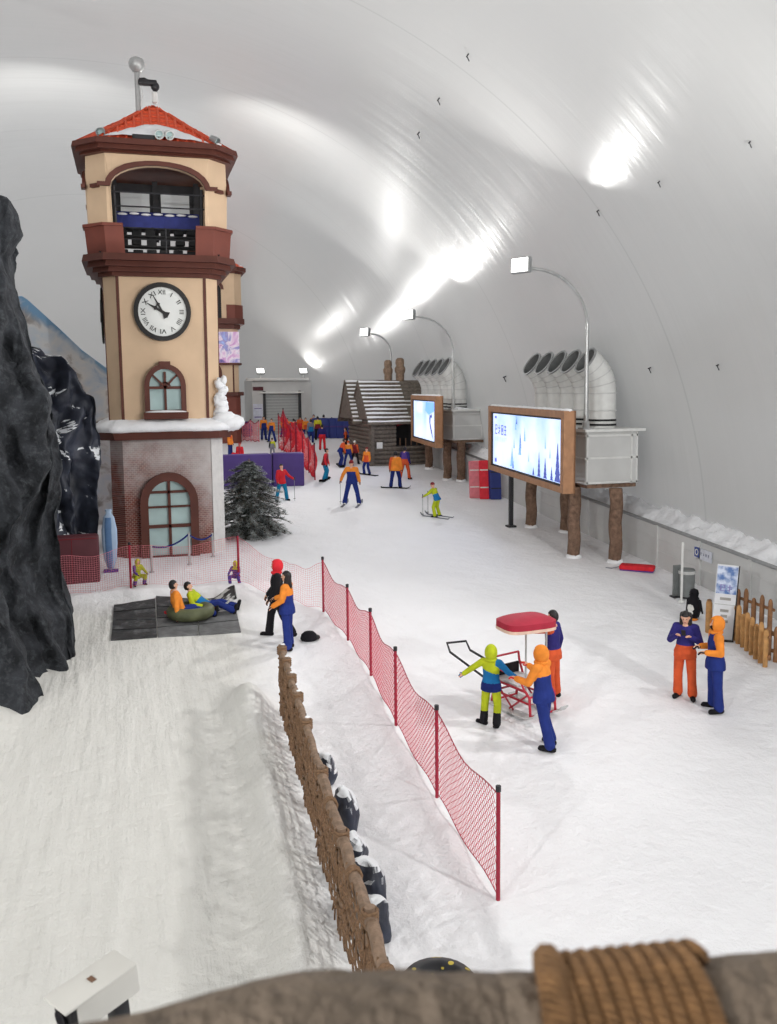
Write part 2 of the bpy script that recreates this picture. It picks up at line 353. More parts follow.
# grey panel wall with its top rail along the right side, and the snow heaped behind it
WL = 14.75
def wall_run(s0, s1):
    mb = MB(); rl = MB()
    for s in rng(s0, s1, 2.0):
        e = min(s + 2.0, s1); g0, g1 = SLOPE * s, SLOPE * e
        mb.add([(WL, s, g0 - .2), (WL, e, g1 - .2), (WL, e, g1 + 1.2), (WL, s, g0 + 1.2), (WL + .06, s, g0 - .2), (WL + .06, e, g1 - .2), (WL + .06, e, g1 + 1.2), (WL + .06, s, g0 + 1.2)],
               [(0, 1, 2, 3), (4, 7, 6, 5), (3, 2, 6, 7), (0, 4, 5, 1), (0, 3, 7, 4), (1, 5, 6, 2)])
        mb.box((WL - .02, s, g0 + .5), (.05, .10, 1.45))
        for h in (.45, .82): mb.add([(WL - .012, s, g0 + h), (WL - .012, e, g1 + h), (WL - .012, e, g1 + h + .03), (WL - .012, s, g0 + h + .03), (WL, s, g0 + h), (WL, e, g1 + h), (WL, e, g1 + h + .03), (WL, s, g0 + h + .03)],
                                    [(0, 1, 2, 3), (3, 2, 6, 7), (0, 4, 5, 1)])
    struct(mb.build('wall_right', M['panel']))
    rl.tube([(WL + .02, s0, SLOPE * s0 + 1.24), (WL + .02, s1, SLOPE * s1 + 1.24)], 0.055, 8)
    struct(rl.build('trim_1', M['grey'], smooth=True))
wall_run(4.0, 49.0)
def snow_heap():
    mb = MB(); n = 14; ss = rng(4, 49, 0.12) + [49.0]
    for s in ss:
        for k in range(n + 1):
            t = k / n; lim = dome_lat(s, 1.3) + 0.1; x = WL + .08 + (lim - WL - .08) * t
            z = 1.12 + 0.50 * t ** 0.8 + 0.16 * mnoise.noise(Vector((x * 3, s * 2.2, 0))) * min(1, 4 * t) + 0.11 * mnoise.noise(Vector((x * 6, s * 5, 2))) * min(1, .3 + 3 * t)
            mb.v.append((x, s, SLOPE * s + z))
    for j in range(len(ss) - 1):
        for k in range(n): a = j * (n + 1) + k; mb.f.append((a, a + n + 1, a + n + 2, a + 1)); mb.m.append(0)
    b = len(mb.v)
    for s in ss: mb.v.append((WL + .08, s, SLOPE * s - .1))
    for j in range(len(ss) - 1): mb.f.append((j * (n + 1), b + j, b + j + 1, (j + 1) * (n + 1))); mb.m.append(0)
    struct(mb.build('snow_bank', M['snow_lump'], smooth=True))
snow_heap()
# ------------------------------------------------------------------ clock tower
m = M['brick'] = mat('frosted_brick', (120, 66, 54), 0.85, var=0.1)
N, L, b = nodes(m)
tc = N.new('ShaderNodeTexCoord'); sx = N.new('ShaderNodeSeparateXYZ'); L.new(tc.outputs['Object'], sx.inputs[0])
cb = N.new('ShaderNodeCombineXYZ'); L.new(math_(N, L, 'ADD', sx.outputs[0], sx.outputs[1]), cb.inputs[0]); L.new(sx.outputs[2], cb.inputs[1])
br = N.new('ShaderNodeTexBrick'); L.new(cb.outputs[0], br.inputs['Vector']); br.inputs['Scale'].default_value = 4.2
br.inputs['Color1'].default_value = (*lin((124, 62, 52)), 1); br.inputs['Color2'].default_value = (*lin((98, 50, 44)), 1); br.inputs['Mortar'].default_value = (*lin((160, 138, 128)), 1); br.inputs['Mortar Size'].default_value = 0.022
nz = N.new('ShaderNodeTexNoise'); nz.inputs['Scale'].default_value = 1.1; nz.inputs['Detail'].default_value = 8; nz.inputs['Roughness'].default_value = 0.65; L.new(tc.outputs['Object'], nz.inputs['Vector'])
fx = math_(N, L, 'ADD', math_(N, L, 'MULTIPLY', sx.outputs[2], 0.30), math_(N, L, 'MULTIPLY', sx.outputs[0], 0.20))
fv = math_(N, L, 'ADD', fx, math_(N, L, 'MULTIPLY', math_(N, L, 'SUBTRACT', nz.outputs['Fac'], 0.5), 1.5))
r = N.new('ShaderNodeMapRange'); L.new(fv, r.inputs[0]); r.inputs[1].default_value = 0.34; r.inputs[2].default_value = 1.15; r.inputs[4].default_value = 0.84
L.new(mixrgb(N, L, r.outputs[0], br.outputs['Color'], lin((200, 197, 196))), b.inputs['Base Color'])
M['frost'] = mat('frosted_plaster', (206, 204, 202), 0.8, var=0.06, nscale=5, bump=0.4, bscale=12)
m = M['roof'] = mat('roof_tiles', (216, 88, 54), 0.6, var=0.14, nscale=14)
M['clockface'] = mat('clock_face', (222, 224, 222), 0.4, var=0.03, nscale=3)
M['awning'] = mat('blue_awning', (44, 52, 118), 0.7, var=0.12)
M['pane_white'] = mat('pale_pane', (206, 210, 212), 0.25, var=0.06, nscale=1.0)
M['dial_black'] = mat('clock_black', (28, 26, 26), 0.45)
def text_mesh(body, size, ext=0.004, font=None, align='CENTER'):
    c = bpy.data.curves.new('txt', 'FONT'); c.body = body; c.size = size; c.extrude = ext; c.align_x = align; c.align_y = 'CENTER'; c.resolution_u = 3
    o = bpy.data.objects.new('txt', c); col.objects.link(o); dg = bpy.context.evaluated_depsgraph_get()
    me = bpy.data.meshes.new_from_object(o.evaluated_get(dg)); bpy.data.objects.remove(o); bpy.data.curves.remove(c); return me
def wall_arch(mb, w, z0, z1, oh, oz0, osp, otop, y0, y1, mi=0):
    """wall from x -w..w, z0..z1 with an arched opening half-width oh, from oz0, springing at osp, crown at otop"""
    a = arc(0, osp, oh, otop - osp, 180, 0, 14)
    inner = [(-oh, oz0)] + a + [(oh, oz0)]
    outer = [(-w, oz0)] + [(-w + (2 * w) * i / 14, z1) for i in range(15)] + [(w, oz0)]
    mb.band(inner, outer, y0, y1, mi)
    if oz0 > z0: mb.plate([(-w, z0), (w, z0), (w, oz0), (-w, oz0)], y0, y1, mi)
def arch_frame(hw, z0, sp, top, fw, n=14):
    i = [(-hw + fw, z0)] + arc(0, sp, hw - fw, top - fw - sp, 180, 0, n) + [(hw - fw, z0)]
    o = [(-hw, z0)] + arc(0, sp, hw, top - sp, 180, 0, n) + [(hw, z0)]
    return i, o
def xf(mb, R, t=(0, 0, 0)):
    mb.v = [tuple(R @ Vector(v) + Vector(t)) for v in mb.v]; return mb
RZ = lambda d: Matrix.Rotation(math.radians(d), 3, 'Z')
def clock(parent, rad, y, z, rot=None, dp=.10):
    """clock hung on a wall: rim, dial, twelve numerals, two hands"""
    R = rot or Matrix.Identity(3)
    rim = MB(); rim.band(arc(0, z, rad * .84, rad * .84, 0, 360, 40)[:-1], arc(0, z, rad, rad, 0, 360, 40)[:-1], y - dp, y, closed=True); xf(rim, R)
    rim.build('clock_rim', M['dial_black'], parent)
    dl = MB(); dl.plate(arc(0, z, rad * .85, rad * .85, 0, 360, 40)[:-1], y - .05, y); xf(dl, R); d = dl.build('clock_dial', M['clockface'], parent)
    for k, t in enumerate(['XII', 'I', 'II', 'III', 'IIII', 'V', 'VI', 'VII', 'VIII', 'IX', 'X', 'XI']):
        me = text_mesh(t, rad * .23); a = math.radians(30 * k); ca, sa = math.cos(-a), math.sin(-a)
        wx = max(v.co.x for v in me.vertices) - min(v.co.x for v in me.vertices); kx = min(1.0, rad * .26 / max(wx, 1e-6)) * (1.2 if len(t) < 3 else 1)
        vs = []
        for v in me.vertices:
            x, yy = v.co.x * kx, v.co.y; X = x * ca - yy * sa + math.sin(a) * rad * .66; Z = x * sa + yy * ca + math.cos(a) * rad * .66
            vs.append((X, y - .055 - abs(v.co.z), z + Z))
        nm = MB(); nm.add(vs, [tuple(p.vertices) for p in me.polygons]); bpy.data.meshes.remove(me); xf(nm, R); nm.build('numeral', M['dial_black'], parent)
    for nme, a, ln, wd_ in (('minute_hand', 331, .68, .045), ('hour_hand', 299, .66, .06)):
        h = MB(); a = math.radians(a); dx, dz = math.sin(a), math.cos(a); px, pz = dz, -dx
        def P(u, w): return (dx * u * rad + px * w * rad, z + dz * u * rad + pz * w * rad)
        poly = [P(ln, 0), P(ln * .5, wd_ * .6), P(ln * .42, wd_ * 1.5), P(ln * .34, wd_ * .7), P(-.1, wd_ * .8), P(-.24, wd_ * 1.8), P(-.24, -wd_ * 1.8), P(-.1, -wd_ * .8), P(ln * .34, -wd_ * .7), P(ln * .42, -wd_ * 1.5), P(ln * .5, -wd_ * .6)]
        h.plate(poly, y - .085 - (0.01 if ln > .67 else 0), y - .07); xf(h, R); h.build(nme, M['dial_black'], parent)
def spot(loc, aim, label, white=False, lit=True):
    t = thing('floodlight', label, 'floodlight', loc, 0, 'small floodlights'); d = (Vector(aim) - Vector(loc)).normalized()
    q = d.to_track_quat('Z', 'Y').to_matrix()
    b = MB(); b.tube([(0, 0, 0), (0, 0, .12)], .02, 6); b.box((0, 0, .01), (.16, .12, .03)); b.build('bracket', M['dark'], t)
    h = MB(); h.lathe([(.04, -.12), (.09, -.10), (.12, .08), (.13, .16), (.115, .16), (.10, .04)], n=16); xf(h, q, (0, 0, .22)); h.build('housing', M['white' if white else 'grey'], t, smooth='auto')
    l = MB(); l.lathe([(.10, .05), (.0001, .055)], n=16); xf(l, q, (0, 0, .22)); l.build('lens', M['lens' if lit else 'glass'], t)
    return Vector(loc) + Vector((0, 0, .22)) + d * .07
def interp(tab, z):
    if z <= tab[0][0]: return tab[0][1]
    for (a, x), (b_, y) in zip(tab, tab[1:]):
        if z <= b_: return x + (y - x) * (z - a) / (b_ - a)
    return tab[-1][1]
def tower():
    g = gp(168, 557); tx, ty = g.x + .10, g.y + 1.80
    z0 = SLOPE * g.y - .06
    T = thing('clock_tower', 'tall beige and brick clock tower with orange roof', 'tower', (tx, ty, z0))
    # brick base
    b = MB(); b.prism(octo(1.80, .40), -.4, 3.70); b.build('brick_base', M['brick'], T)
    c = MB(); c.prism([(1.42, -1.83), (1.83, -1.42), (1.83, 1.42), (1.42, 1.0)], -.3, 3.69); c.build('corner_pier', M['frost'], T)
    # arched door
    i, o = arch_frame(.93, 0, 1.75, 2.68, .26)
    f = MB(); f.band(i, o, -2.02, -1.72); D = f.build('door', M['brown'], T)
    gl = MB(); gl.plate(i, -1.86, -1.82); gl.build('door_glass', M['glass'], D)
    mu = MB(); mu.box((0, -1.90, 1.2), (.09, .08, 2.4)); mu.box((0, -1.90, 1.62), (1.36, .08, .06)); mu.box((0, -1.90, 1.02), (1.36, .08, .10)); mu.box((0, -1.90, 2.08), (1.2, .08, .08)); mu.box((0, -1.90, .05), (1.4, .08, .12)); mu.build('muntin', M['brown'], D)
    # ledge
    l = MB(); l.prism(octo(2.08, .45), 3.70, 3.98); l.build('ledge', M['brown'], T)
    s = MB(); ring = octo(2.16, .48); n = 96; 
    for j, (sc, zz) in enumerate(((.93, 3.93), (1.0, 3.96), (1.02, 4.06), (.97, 4.17), (.86, 4.27), (.74, 4.36))):
        for k in range(n):
            t = k / n * 8; q = int(t) % 8; f_ = t - int(t); p0, p1 = ring[q], ring[(q + 1) % 8]
            x = (p0[0] + (p1[0] - p0[0]) * f_) * sc; y = (p0[1] + (p1[1] - p0[1]) * f_) * sc
            w = mnoise.noise(Vector((x * 2.2, y * 2.2, j * .3))) * .07
            s.v.append((x * (1 + w * .4), y * (1 + w * .4), zz + (w if j > 1 else w * .5)))
    s.f = [(j * n + k, j * n + (k + 1) % n, (j + 1) * n + (k + 1) % n, (j + 1) * n + k) for j in range(5) for k in range(n)]; s.m = [0] * len(s.f)
    s.build('ledge_snow', M['snow_lump'], T, smooth=True)
    k = MB(); i0 = 0
    rs = random.Random(11); k.ell((1.98, -1.62, 4.16), (.46, .44, .26), 18); k.ell((1.80, -1.70, 4.3), (.4, .3, .2), 14)
    for q_ in range(22):
        t_ = q_ / 21; k.ell((1.74 + rs.uniform(-.10, .10) - .04 * t_, -1.55 + rs.uniform(-.10, .08), 4.3 + 1.15 * t_), (.20 - .11 * t_ + rs.uniform(0, .05), .18 - .10 * t_ + rs.uniform(0, .04), rs.uniform(.07, .16)), 12)
    k.disp(.05, 9); k.disp(.035, 18); k.build('frozen_snow_clump', M['snow_lump'], T, smooth=True)
    # shaft and its trims
    b = MB(); b.prism(octo(1.70, .36), 3.95, 8.55); b.build('shaft', M['beige'], T)
    for r in (0, 90, 180, 270):
        for x in (-1.29, 1.29): q = MB(); q.box((x, -1.705, 6.35), (.09, .04, 4.5)); xf(q, RZ(r)); q.build('corner_trim', M['brown'], T)
    # upper arched window
    i, o = arch_frame(.61, 4.52, 5.30, 5.93, .15)
    f = MB(); f.band(i, o, -1.86, -1.66); f.box((0, -1.78, 5.93), (.34, .2, .14)); Wn = f.build('window', M['brown'], T)
    gl = MB(); gl.plate(i, -1.74, -1.71); gl.build('pane', M['glass'], Wn)
    mu = MB(); mu.box((0, -1.78, 5.1), (.07, .07, 1.2)); mu.box((0, -1.78, 5.24), (.95, .07, .08)); mu.box((0, -1.78, 4.56), (.95, .07, .06))
    for sg in (-1, 1): mu.box((sg * .2, -1.78, 5.45), (.055, .07, .55), rot=Matrix.Rotation(math.radians(45 * sg), 3, 'Y'))
    mu.plate([(0, 5.42)] + [(x, z) for x, z in arc(0, 5.25, .17, .16, 0, 180, 8)], -1.82, -1.74)
    mu.build('muntin', M['brown'], Wn)
    si = MB(); si.box((0, -1.84, 4.42), (1.32, .32, .20)); S = si.build('sill', M['brown'], T)
    sn = MB(); sn.ell((0, -1.86, 4.53), (.62, .13, .05), 14); sn.build('sill_snow', M['snow_lump'], S, smooth=True)
    clock(T, .84, -1.70, 7.43); 
    # clock on the left face, seen edge-on
    clock(T, .84, -1.74, 7.43, RZ(-90), .055)
    # stepped cornice
    c = MB()
    for h, ch, a, z in ((1.82, .40, 8.42, 8.56), (1.98, .46, 8.55, 8.72), (2.16, .54, 8.71, 8.90), (2.34, .62, 8.89, 9.12)): c.prism(octo(h, ch), a, z)
    c.build('balcony_cornice', M['brown'], T)
    # belfry: four arched walls, four chamfer piers
    HB, CB = 2.13, .58; w = HB - CB
    bf = MB()
    for r in (0, 90, 180, 270):
        q = MB(); wall_arch(q, w, 9.1, 12.2, 1.38, 9.1, 11.05, 11.72, -HB, -HB + .22); xf(q, RZ(r)); bf.add(q.v, q.f)
        q = MB(); q.prism([(w, -HB), (HB, -w), (HB - .22, -w), (w, -HB + .22)], 9.1, 12.2); xf(q, RZ(r)); bf.add(q.v, q.f)
    bf.build('belfry_wall', M['beige'], T)
    am = MB()
    for r in (0, 90, 180, 270):
        q = MB(); a1 = arc(0, 11.05, 1.38, .67, 180, 0, 14); a2 = arc(0, 11.05, 1.55, .84, 180, 0, 14)
        q.band(a1, a2, -HB - .08, -HB + .02); 
        for sg in (-1, 1): q.box((sg * 1.58, -HB - .05, 11.08), (.36, .12, .11))
        q.box((HB - CB / 2, -HB + CB / 2, 11.08), (.30, .12, .11), rot=RZ(45))
        xf(q, RZ(r)); am.add(q.v, q.f)
    am.build('arch_moulding', M['brown'], T)
    for r in (0, 90, 180, 270):
        pp = MB(); q = MB(); hp = HB + .07; wp = hp - CB
        q.prism([(wp - .55, -hp), (wp, -hp), (hp, -wp), (hp, -wp + .55), (hp - .14, -wp + .55), (hp - .14, -wp - .06), (wp - .06, -hp + .14), (wp - .55, -hp + .14)], 9.1, 10.0)
        xf(q, RZ(r)); pp.add(q.v, q.f)
        q = MB(); hp += .05; wp = hp - CB; q.prism([(wp - .6, -hp), (wp, -hp), (hp, -wp), (hp, -wp + .6), (hp - .2, -wp + .6), (hp - .2, -wp - .08), (wp - .08, -hp + .2), (wp - .6, -hp + .2)], 9.98, 10.07)
        xf(q, RZ(r)); pp.add(q.v, q.f); pp.build('parapet', M['brown2'], T)
    # inside of the belfry
    bx = MB(); bx.box((0, .55, 11.0), (2.9, .06, 1.5)); bx.box((0, -.2, 9.15), (3.6, 3.6, .1)); 
    for x in (-1.30, -.02, 1.30): bx.box((x, .45, 10.9), (.16, .12, 1.9))
    bx.build('belfry_back_panel', M['dark'], T)
    wn = MB()
    for x in (-.66, .62): wn.box((x, .49, 11.02), (.92, .06, .86))
    wn.build('back_pane', M['pane_white'], T)
    aw = MB(); nn = 40; rows = []
    for j, (yy, zz) in enumerate(((-.75, 10.62), (-.95, 10.48), (-1.0, 10.18))):
        for k_ in range(nn + 1):
            x = -1.28 + 2.56 * k_ / nn; aw.v.append((x, yy, zz + (-.0 if j < 2 else -.06 * abs(math.sin(k_ / nn * math.pi * 7)))))
    aw.f = [(j * (nn + 1) + k_, j * (nn + 1) + k_ + 1, (j + 1) * (nn + 1) + k_ + 1, (j + 1) * (nn + 1) + k_) for j in range(2) for k_ in range(nn)]; aw.m = [0] * len(aw.f)
    A = aw.build('awning', M['awning'], T)
    sc = MB()
    for k_ in range(7): sc.ell((-1.08 + .36 * k_, -.94, 10.52 + .02 * (k_ % 2)), (.16, .06, .035), 10)
    sc.build('awning_snow', M['snow_lump'], A, smooth=True)
    ra = MB()
    for zz in (9.62, 9.98, 10.55, 10.92): ra.tube([(-1.4, -1.98, zz), (1.4, -1.98, zz)], .022, 6)
    for x in (-1.36, .18, 1.36): ra.tube([(x, -1.98, 9.1), (x, -1.98, 9.98)], .022, 6)
    for x in (-1.3, 1.3): ra.tube([(x, -1.9, 9.1), (x, -1.9, 11.1)], .05, 6)
    ra.build('railing', M['dark'], T)
    eq = MB()
    for r_ in range(3):
        zz = 9.36 + .34 * r_; eq.box((0, -.55, zz - .1), (2.6, .5, .05))
        for k_ in range(6): eq.box((-1.08 + .43 * k_ + random.uniform(-.04, .04), -.6, zz + .04), (.30, .32, .22 + random.uniform(-.06, .05)), bev=.03)
    eq.build('equipment_rack', M['black'], T)
    # roof
    rc = MB()
    for h, ch, a, z in ((2.26, .62, 12.12, 12.24), (2.42, .68, 12.22, 12.42), (2.56, .74, 12.40, 12.62)): rc.prism(octo(h, ch), a, z)
    rc.build('roof_cornice', M['brown'], T)
    rf = MB(); o0 = octo(2.40, .70); pk = (0, 0, 14.15)
    rf.add([(x, y, 12.62) for x, y in o0] + [pk], [(q, (q + 1) % 8, 8) for q in range(8)])
    for q in range(8):                                   # tile ribs down each slope and the hips
        a, c_ = Vector((*o0[q], 12.62)), Vector((*o0[(q + 1) % 8], 12.62)); P = Vector(pk); nr = 13 if (a - c_).length > 1.2 else 5
        for k_ in range(nr + 1):
            e = a.lerp(c_, k_ / nr); fr = abs(2 * k_ / nr - 1)
            top = e.lerp(P, 1 - fr * .98) if 0 < k_ < nr else P
            if k_ in (0, nr): top = P
            else:
                mid = a.lerp(c_, .5); top = e + (P - mid) * (1 - fr)
            if (top - e).length > .1: rf.tube([e + Vector((0, 0, .02)), top + Vector((0, 0, .02))], .045 if k_ not in (0, nr) else .06, 6)
        for r_ in range(1, 9):                           # courses
            t_ = r_ / 9; rf.tube([a.lerp(P, t_) + Vector((0, 0, .005)), c_.lerp(P, t_) + Vector((0, 0, .005))], .03, 5)
    rf.build('roof', M['roof'], T)
    sn = MB(); a, c_, P = Vector((*o0[0], 12.62)), Vector((*o0[1], 12.62)), Vector(pk); nu, nv = 26, 7
    for j in range(nv + 1):
        for k_ in range(nu + 1):
            u, v = k_ / nu, j / nv; hgt_ = .42 * (1 - abs(2 * u - 1) ** 2.2) + .05
            e = a.lerp(c_, u); p = e.lerp(P, v * hgt_ * .95); nrm = Vector((0, -.55, .83))
            sn.v.append(tuple(p + nrm * (.02 + .12 * (1 - v) ** .5 * (math.sin(math.pi * min(1, u * 1.02)) ** .5 if 0 < u < 1 else 0) + .03 * mnoise.noise(p * 4) - (0.10 if j == nv else 0))))
    sn.f = [(j * (nu + 1) + k_, j * (nu + 1) + k_ + 1, (j + 1) * (nu + 1) + k_ + 1, (j + 1) * (nu + 1) + k_) for j in range(nv) for k_ in range(nu)]; sn.m = [0] * len(sn.f)
    sn.build('roof_snow', M['snow_lump'], T, smooth=True)
    sn = MB(); 
    for (x, y) in ((2.35, -1.2), (2.42, .2), (1.9, -1.95), (2.38, -.5), (2.3, 1.2)): sn.ell((x, y, 12.66), (.16, .5, .07), 10)
    sn.disp(.05, 3); sn.build('cornice_snow', M['snow_lump'], T, smooth=True)
    # settle every part into the tower's measured profile (height, girth)
    ZT = [(-1, -1), (0, 0), (3.74, 3.66), (3.98, 3.88), (4.36, 4.26), (8.42, 8.38), (9.12, 8.98), (10.05, 9.80), (11.05, 10.87), (11.72, 11.47), (12.15, 11.78), (12.62, 12.12), (14.15, 13.74)]
    GT = [(-1, .915), (3.70, .915), (3.97, .95), (4.4, .96), (4.45, .98), (8.4, .98), (8.56, .97), (9.12, .92), (9.14, .95), (12.1, .95), (12.2, .93), (12.6, .90), (14.2, .90)]
    def settle(v): k = interp(GT, v[2]); return (v[0] * k, v[1] * k, interp(ZT, v[2]))
    for ch in T.children_recursive:
        for v in ch.data.vertices: v.co = settle(v.co)
        ch.data.update()
    zroof = z0 + interp(ZT, 12.62)
    # lamps on the cornice
    zc = zroof
    lights = []
    for lx, ly, ax, ay, lb, wh in ((-1.50, -1.98, -3, -14, 'small grey floodlight on the left front corner of the big tower cornice', 0), (1.62, -1.90, 8, -6, 'small grey floodlight on the right front corner of the big tower cornice', 0),
                                   (.06, -2.16, 1, -13, 'small white floodlight at the front middle of the tower cornice, left of a pair', 1), (.32, -2.16, 4, -12, 'small white floodlight at the front middle of the tower cornice, right of a pair', 1),
                                   ):
        e = spot((tx + lx, ty + ly, zc + .0), (tx + lx + ax, ty + ly + ay, zc - 7), lb, wh, lit=False); lights.append((e, (tx + lx + ax, ty + ly + ay, zc - 7)))
    for lx, ly, ax, ay, lb, pw in ((-1.5, 1.9, -6, 14, 'added unseen floodlight on the left back corner of the big tower cornice', 2.0), (1.6, 1.9, 8, 9, 'small grey floodlight on the right back corner of the big tower cornice', 1.1)):  # left one added behind the roof to brighten the left of the dome
        a = (tx + lx + ax, ty + ly + ay, zc - .5); uplight(spot((tx + lx, ty + ly, zc), a, lb), a, FLOOD_W * pw, .12, spread=150)
    bk = thing('control_box', 'small black box lying on the tower cornice in front of the roof', 'box', (tx - .36, ty - 2.18, zc)); q = MB(); q.box((0, 0, .07), (.62, .16, .14), bev=.02); q.build('case', M['black'], bk); q = MB(); q.box((0, -.085, .07), (.5, .012, .09)); q.build('cover', M['dark'], bk)
    # pole with lamp head and surveillance camera
    p = atS(138.5, 112, ty + .25); tp = atS(137, 66, ty + .25).z
    Pm = thing('camera_mast', 'thin grey mast with a round lamp and white camera above the tower roof', 'mast', (p.x, ty + .25, tp - 2.12))
    k = 28.6 / F
    q = MB(); q.tube([(0, 0, tp * 0 + (z0 + 12.55) - (tp - 2.12)), (0, 0, 2.0)], .085, 10); q.build('pole', M['steel'], Pm, smooth='auto')
    q = MB(); q.lathe([(.0001, -.22), (.12, -.2), (.22, -.08), (.25, .06), (.2, .18), (.08, .24), (.0001, .25)], (-.0, -.05, 2.12), 18); q.build('lamp_head', M['steel'], Pm, smooth='auto')
    q = MB(); q.tube([(0, 0, 1.72), (.2, -.05, 1.74), (.42, -.1, 1.62)], .05, 8); q.box((.3, -.1, 1.62), (.55, .22, .16), bev=.04); q.ell((.52, -.1, 1.52), (.13, .13, .15), 12); q.build('bracket', M['dark'], Pm, smooth='auto')
    q = MB(); q.box((.50, -.14, 1.18), (.16, .2, .34), bev=.05); q.build('camera_housing', M['white'], Pm)
    q = MB(); q.tube([(.05, -.04, 1.6), (.15, -.06, 1.2), (.03, -.02, .8)], .012, 5); q.build('cable', M['white'], Pm)
    return T, tx, ty, z0
TOWER, TX, TY, TZ = tower()

def tower2():
    s = 55.5; p = atS(212, 432, s); z0 = SLOPE * s; x0 = p.x
    T = thing('clock_tower', 'second, far beige tower with a lit screen, half hidden behind the clock tower', 'tower', (x0, s, z0))
    def zz(py): return atS(236, py, s - 1.6).z - z0
    zb, zl0, zl1, zf0, zf1 = zz(394), zz(363), zz(332), zz(328), zz(268)
    b = MB(); b.prism(octo(1.66, .3), -.3, zb); b.build('base', M['brown2'], T)
    b = MB(); b.prism(octo(1.85, .4), zb - .1, zb + .12); b.prism(octo(1.78, .4), zl0 - .12, zl0); b.build('ledge', M['brown'], T)
    b = MB(); b.prism(octo(1.6, .3), zb, zf0); b.build('shaft', M['beige'], T)
    for x in (-1.24, 1.24): q = MB(); q.box((x, -1.61, (zb + zl0) / 2), (.09, .05, zl0 - zb - .2)); q.build('corner_trim', M['brown'], T)
    i, o = arch_frame(.55, zb + .5, zb + 1.3, zb + 1.9, .14); f = MB(); f.band(i, o, -1.74, -1.58); w = f.build('window', M['brown'], T); f = MB(); f.plate(i, -1.64, -1.62); f.build('pane', M['glass'], w)
    q = MB(); q.plate([(-1.55, zl0 + .02), (1.62, zl0 + .02), (1.62, zl1), (-1.55, zl1)], -1.80, -1.6); q.build('screen', M['screen_pink'], T)
    c = MB(); c.prism(octo(1.75, .4), zf0 - .05, zf0 + .25); c.prism(octo(2.0, .5), zf0 + .22, zf0 + .55); c.build('balcony_cornice', M['brown'], T)
    bf = MB(); HB, CB = 1.85, .45; w_ = HB - CB; zt = zf1 - .35
    am = MB()
    for r in (0, 90, 180, 270):
        q = MB(); wall_arch(q, w_, zf0 + .5, zt, .62, zf0 + .5, zt - .95, zt - .45, -HB, -HB + .2)
        xf(q, RZ(r)); bf.add(q.v, q.f)
        q = MB(); q.prism([(w_, -HB), (HB, -w_), (HB - .2, -w_), (w_, -HB + .2)], zf0 + .5, zt); xf(q, RZ(r)); bf.add(q.v, q.f)
        q = MB(); q.band(arc(0, zt - .95, .62, .5, 180, 0, 10), arc(0, zt - .95, .78, .66, 180, 0, 10), -HB - .06, -HB); xf(q, RZ(r)); am.add(q.v, q.f)
        q = MB(); q.prism([(w_ - .5, -HB - .08), (w_, -HB - .08), (HB + .08, -w_), (HB + .08, -w_ + .5), (HB - .05, -w_ + .5), (w_ - .5, -HB + .05)], zf0 + .5, zf0 + 1.35); xf(q, RZ(r)); q.build('parapet', M['brown2'], T)
    bf.build('belfry_wall', M['beige'], T); am.build('arch_moulding', M['brown'], T)
    q = MB(); q.box((0, 0, zf0 + 1.9), (2.6, .1, 2.6)); q.build('belfry_back_panel', M['dark'], T)
    q = MB(); q.prism(octo(1.95, .5), zt, zt + .15); q.prism(octo(2.15, .6), zt + .13, zt + .36); q.build('roof_cornice', M['brown'], T)
    q = MB(); o0 = octo(2.0, .55); q.add([(x, y, zt + .36) for x, y in o0] + [(0, 0, zt + 1.6)], [(k, (k + 1) % 8, 8) for k in range(8)])
    for k in range(8):
        a = Vector((*o0[k], zt + .38)); q.tube([a, (0, 0, zt + 1.6)], .06, 6)
        c_ = Vector((*o0[(k + 1) % 8], zt + .38))
        for r_ in range(1, 7): q.tube([a.lerp(c_, r_ / 7), (a.lerp(c_, r_ / 7)).lerp(Vector((0, 0, zt + 1.6)), .5)], .04, 5)
    q.build('roof', M['roof'], T)
    q = MB(); q.ell((1.75, -.9, zt + .45), (.35, .6, .14), 12); q.ell((.4, -1.9, zt + .42), (.8, .25, .1), 12); q.disp(.05, 3); q.build('roof_snow', M['snow_lump'], T, smooth=True)
m = M['screen_pink'] = mat('screen_pink', (200, 180, 230), 0.4, emit=0.0)
N, L, b = nodes(m)
tc = N.new('ShaderNodeTexCoord'); nz = N.new('ShaderNodeTexNoise'); nz.inputs['Scale'].default_value = 1.1; nz.inputs['Detail'].default_value = 6; nz.inputs['Distortion'].default_value = 1.0; L.new(tc.outputs['Object'], nz.inputs['Vector'])
rp = N.new('ShaderNodeValToRGB'); cr = rp.color_ramp; cr.elements[0].position = .3; cr.elements[0].color = (*lin((90, 80, 150)), 1); cr.elements[1].position = .7; cr.elements[1].color = (*lin((170, 190, 245)), 1)
for p_, c_ in ((.42, (220, 160, 215)), (.5, (250, 232, 245)), (.58, (150, 140, 205))): e = cr.elements.new(p_); e.color = (*lin(c_), 1)
L.new(nz.outputs['Fac'], rp.inputs[0]); L.new(rp.outputs[0], b.inputs['Emission Color']); b.inputs['Emission Strength'].default_value = 1.0; b.inputs['Base Color'].default_value = (.02, .02, .02, 1)
for l_ in list(b.inputs['Base Color'].links): m.node_tree.links.remove(l_)
tower2()

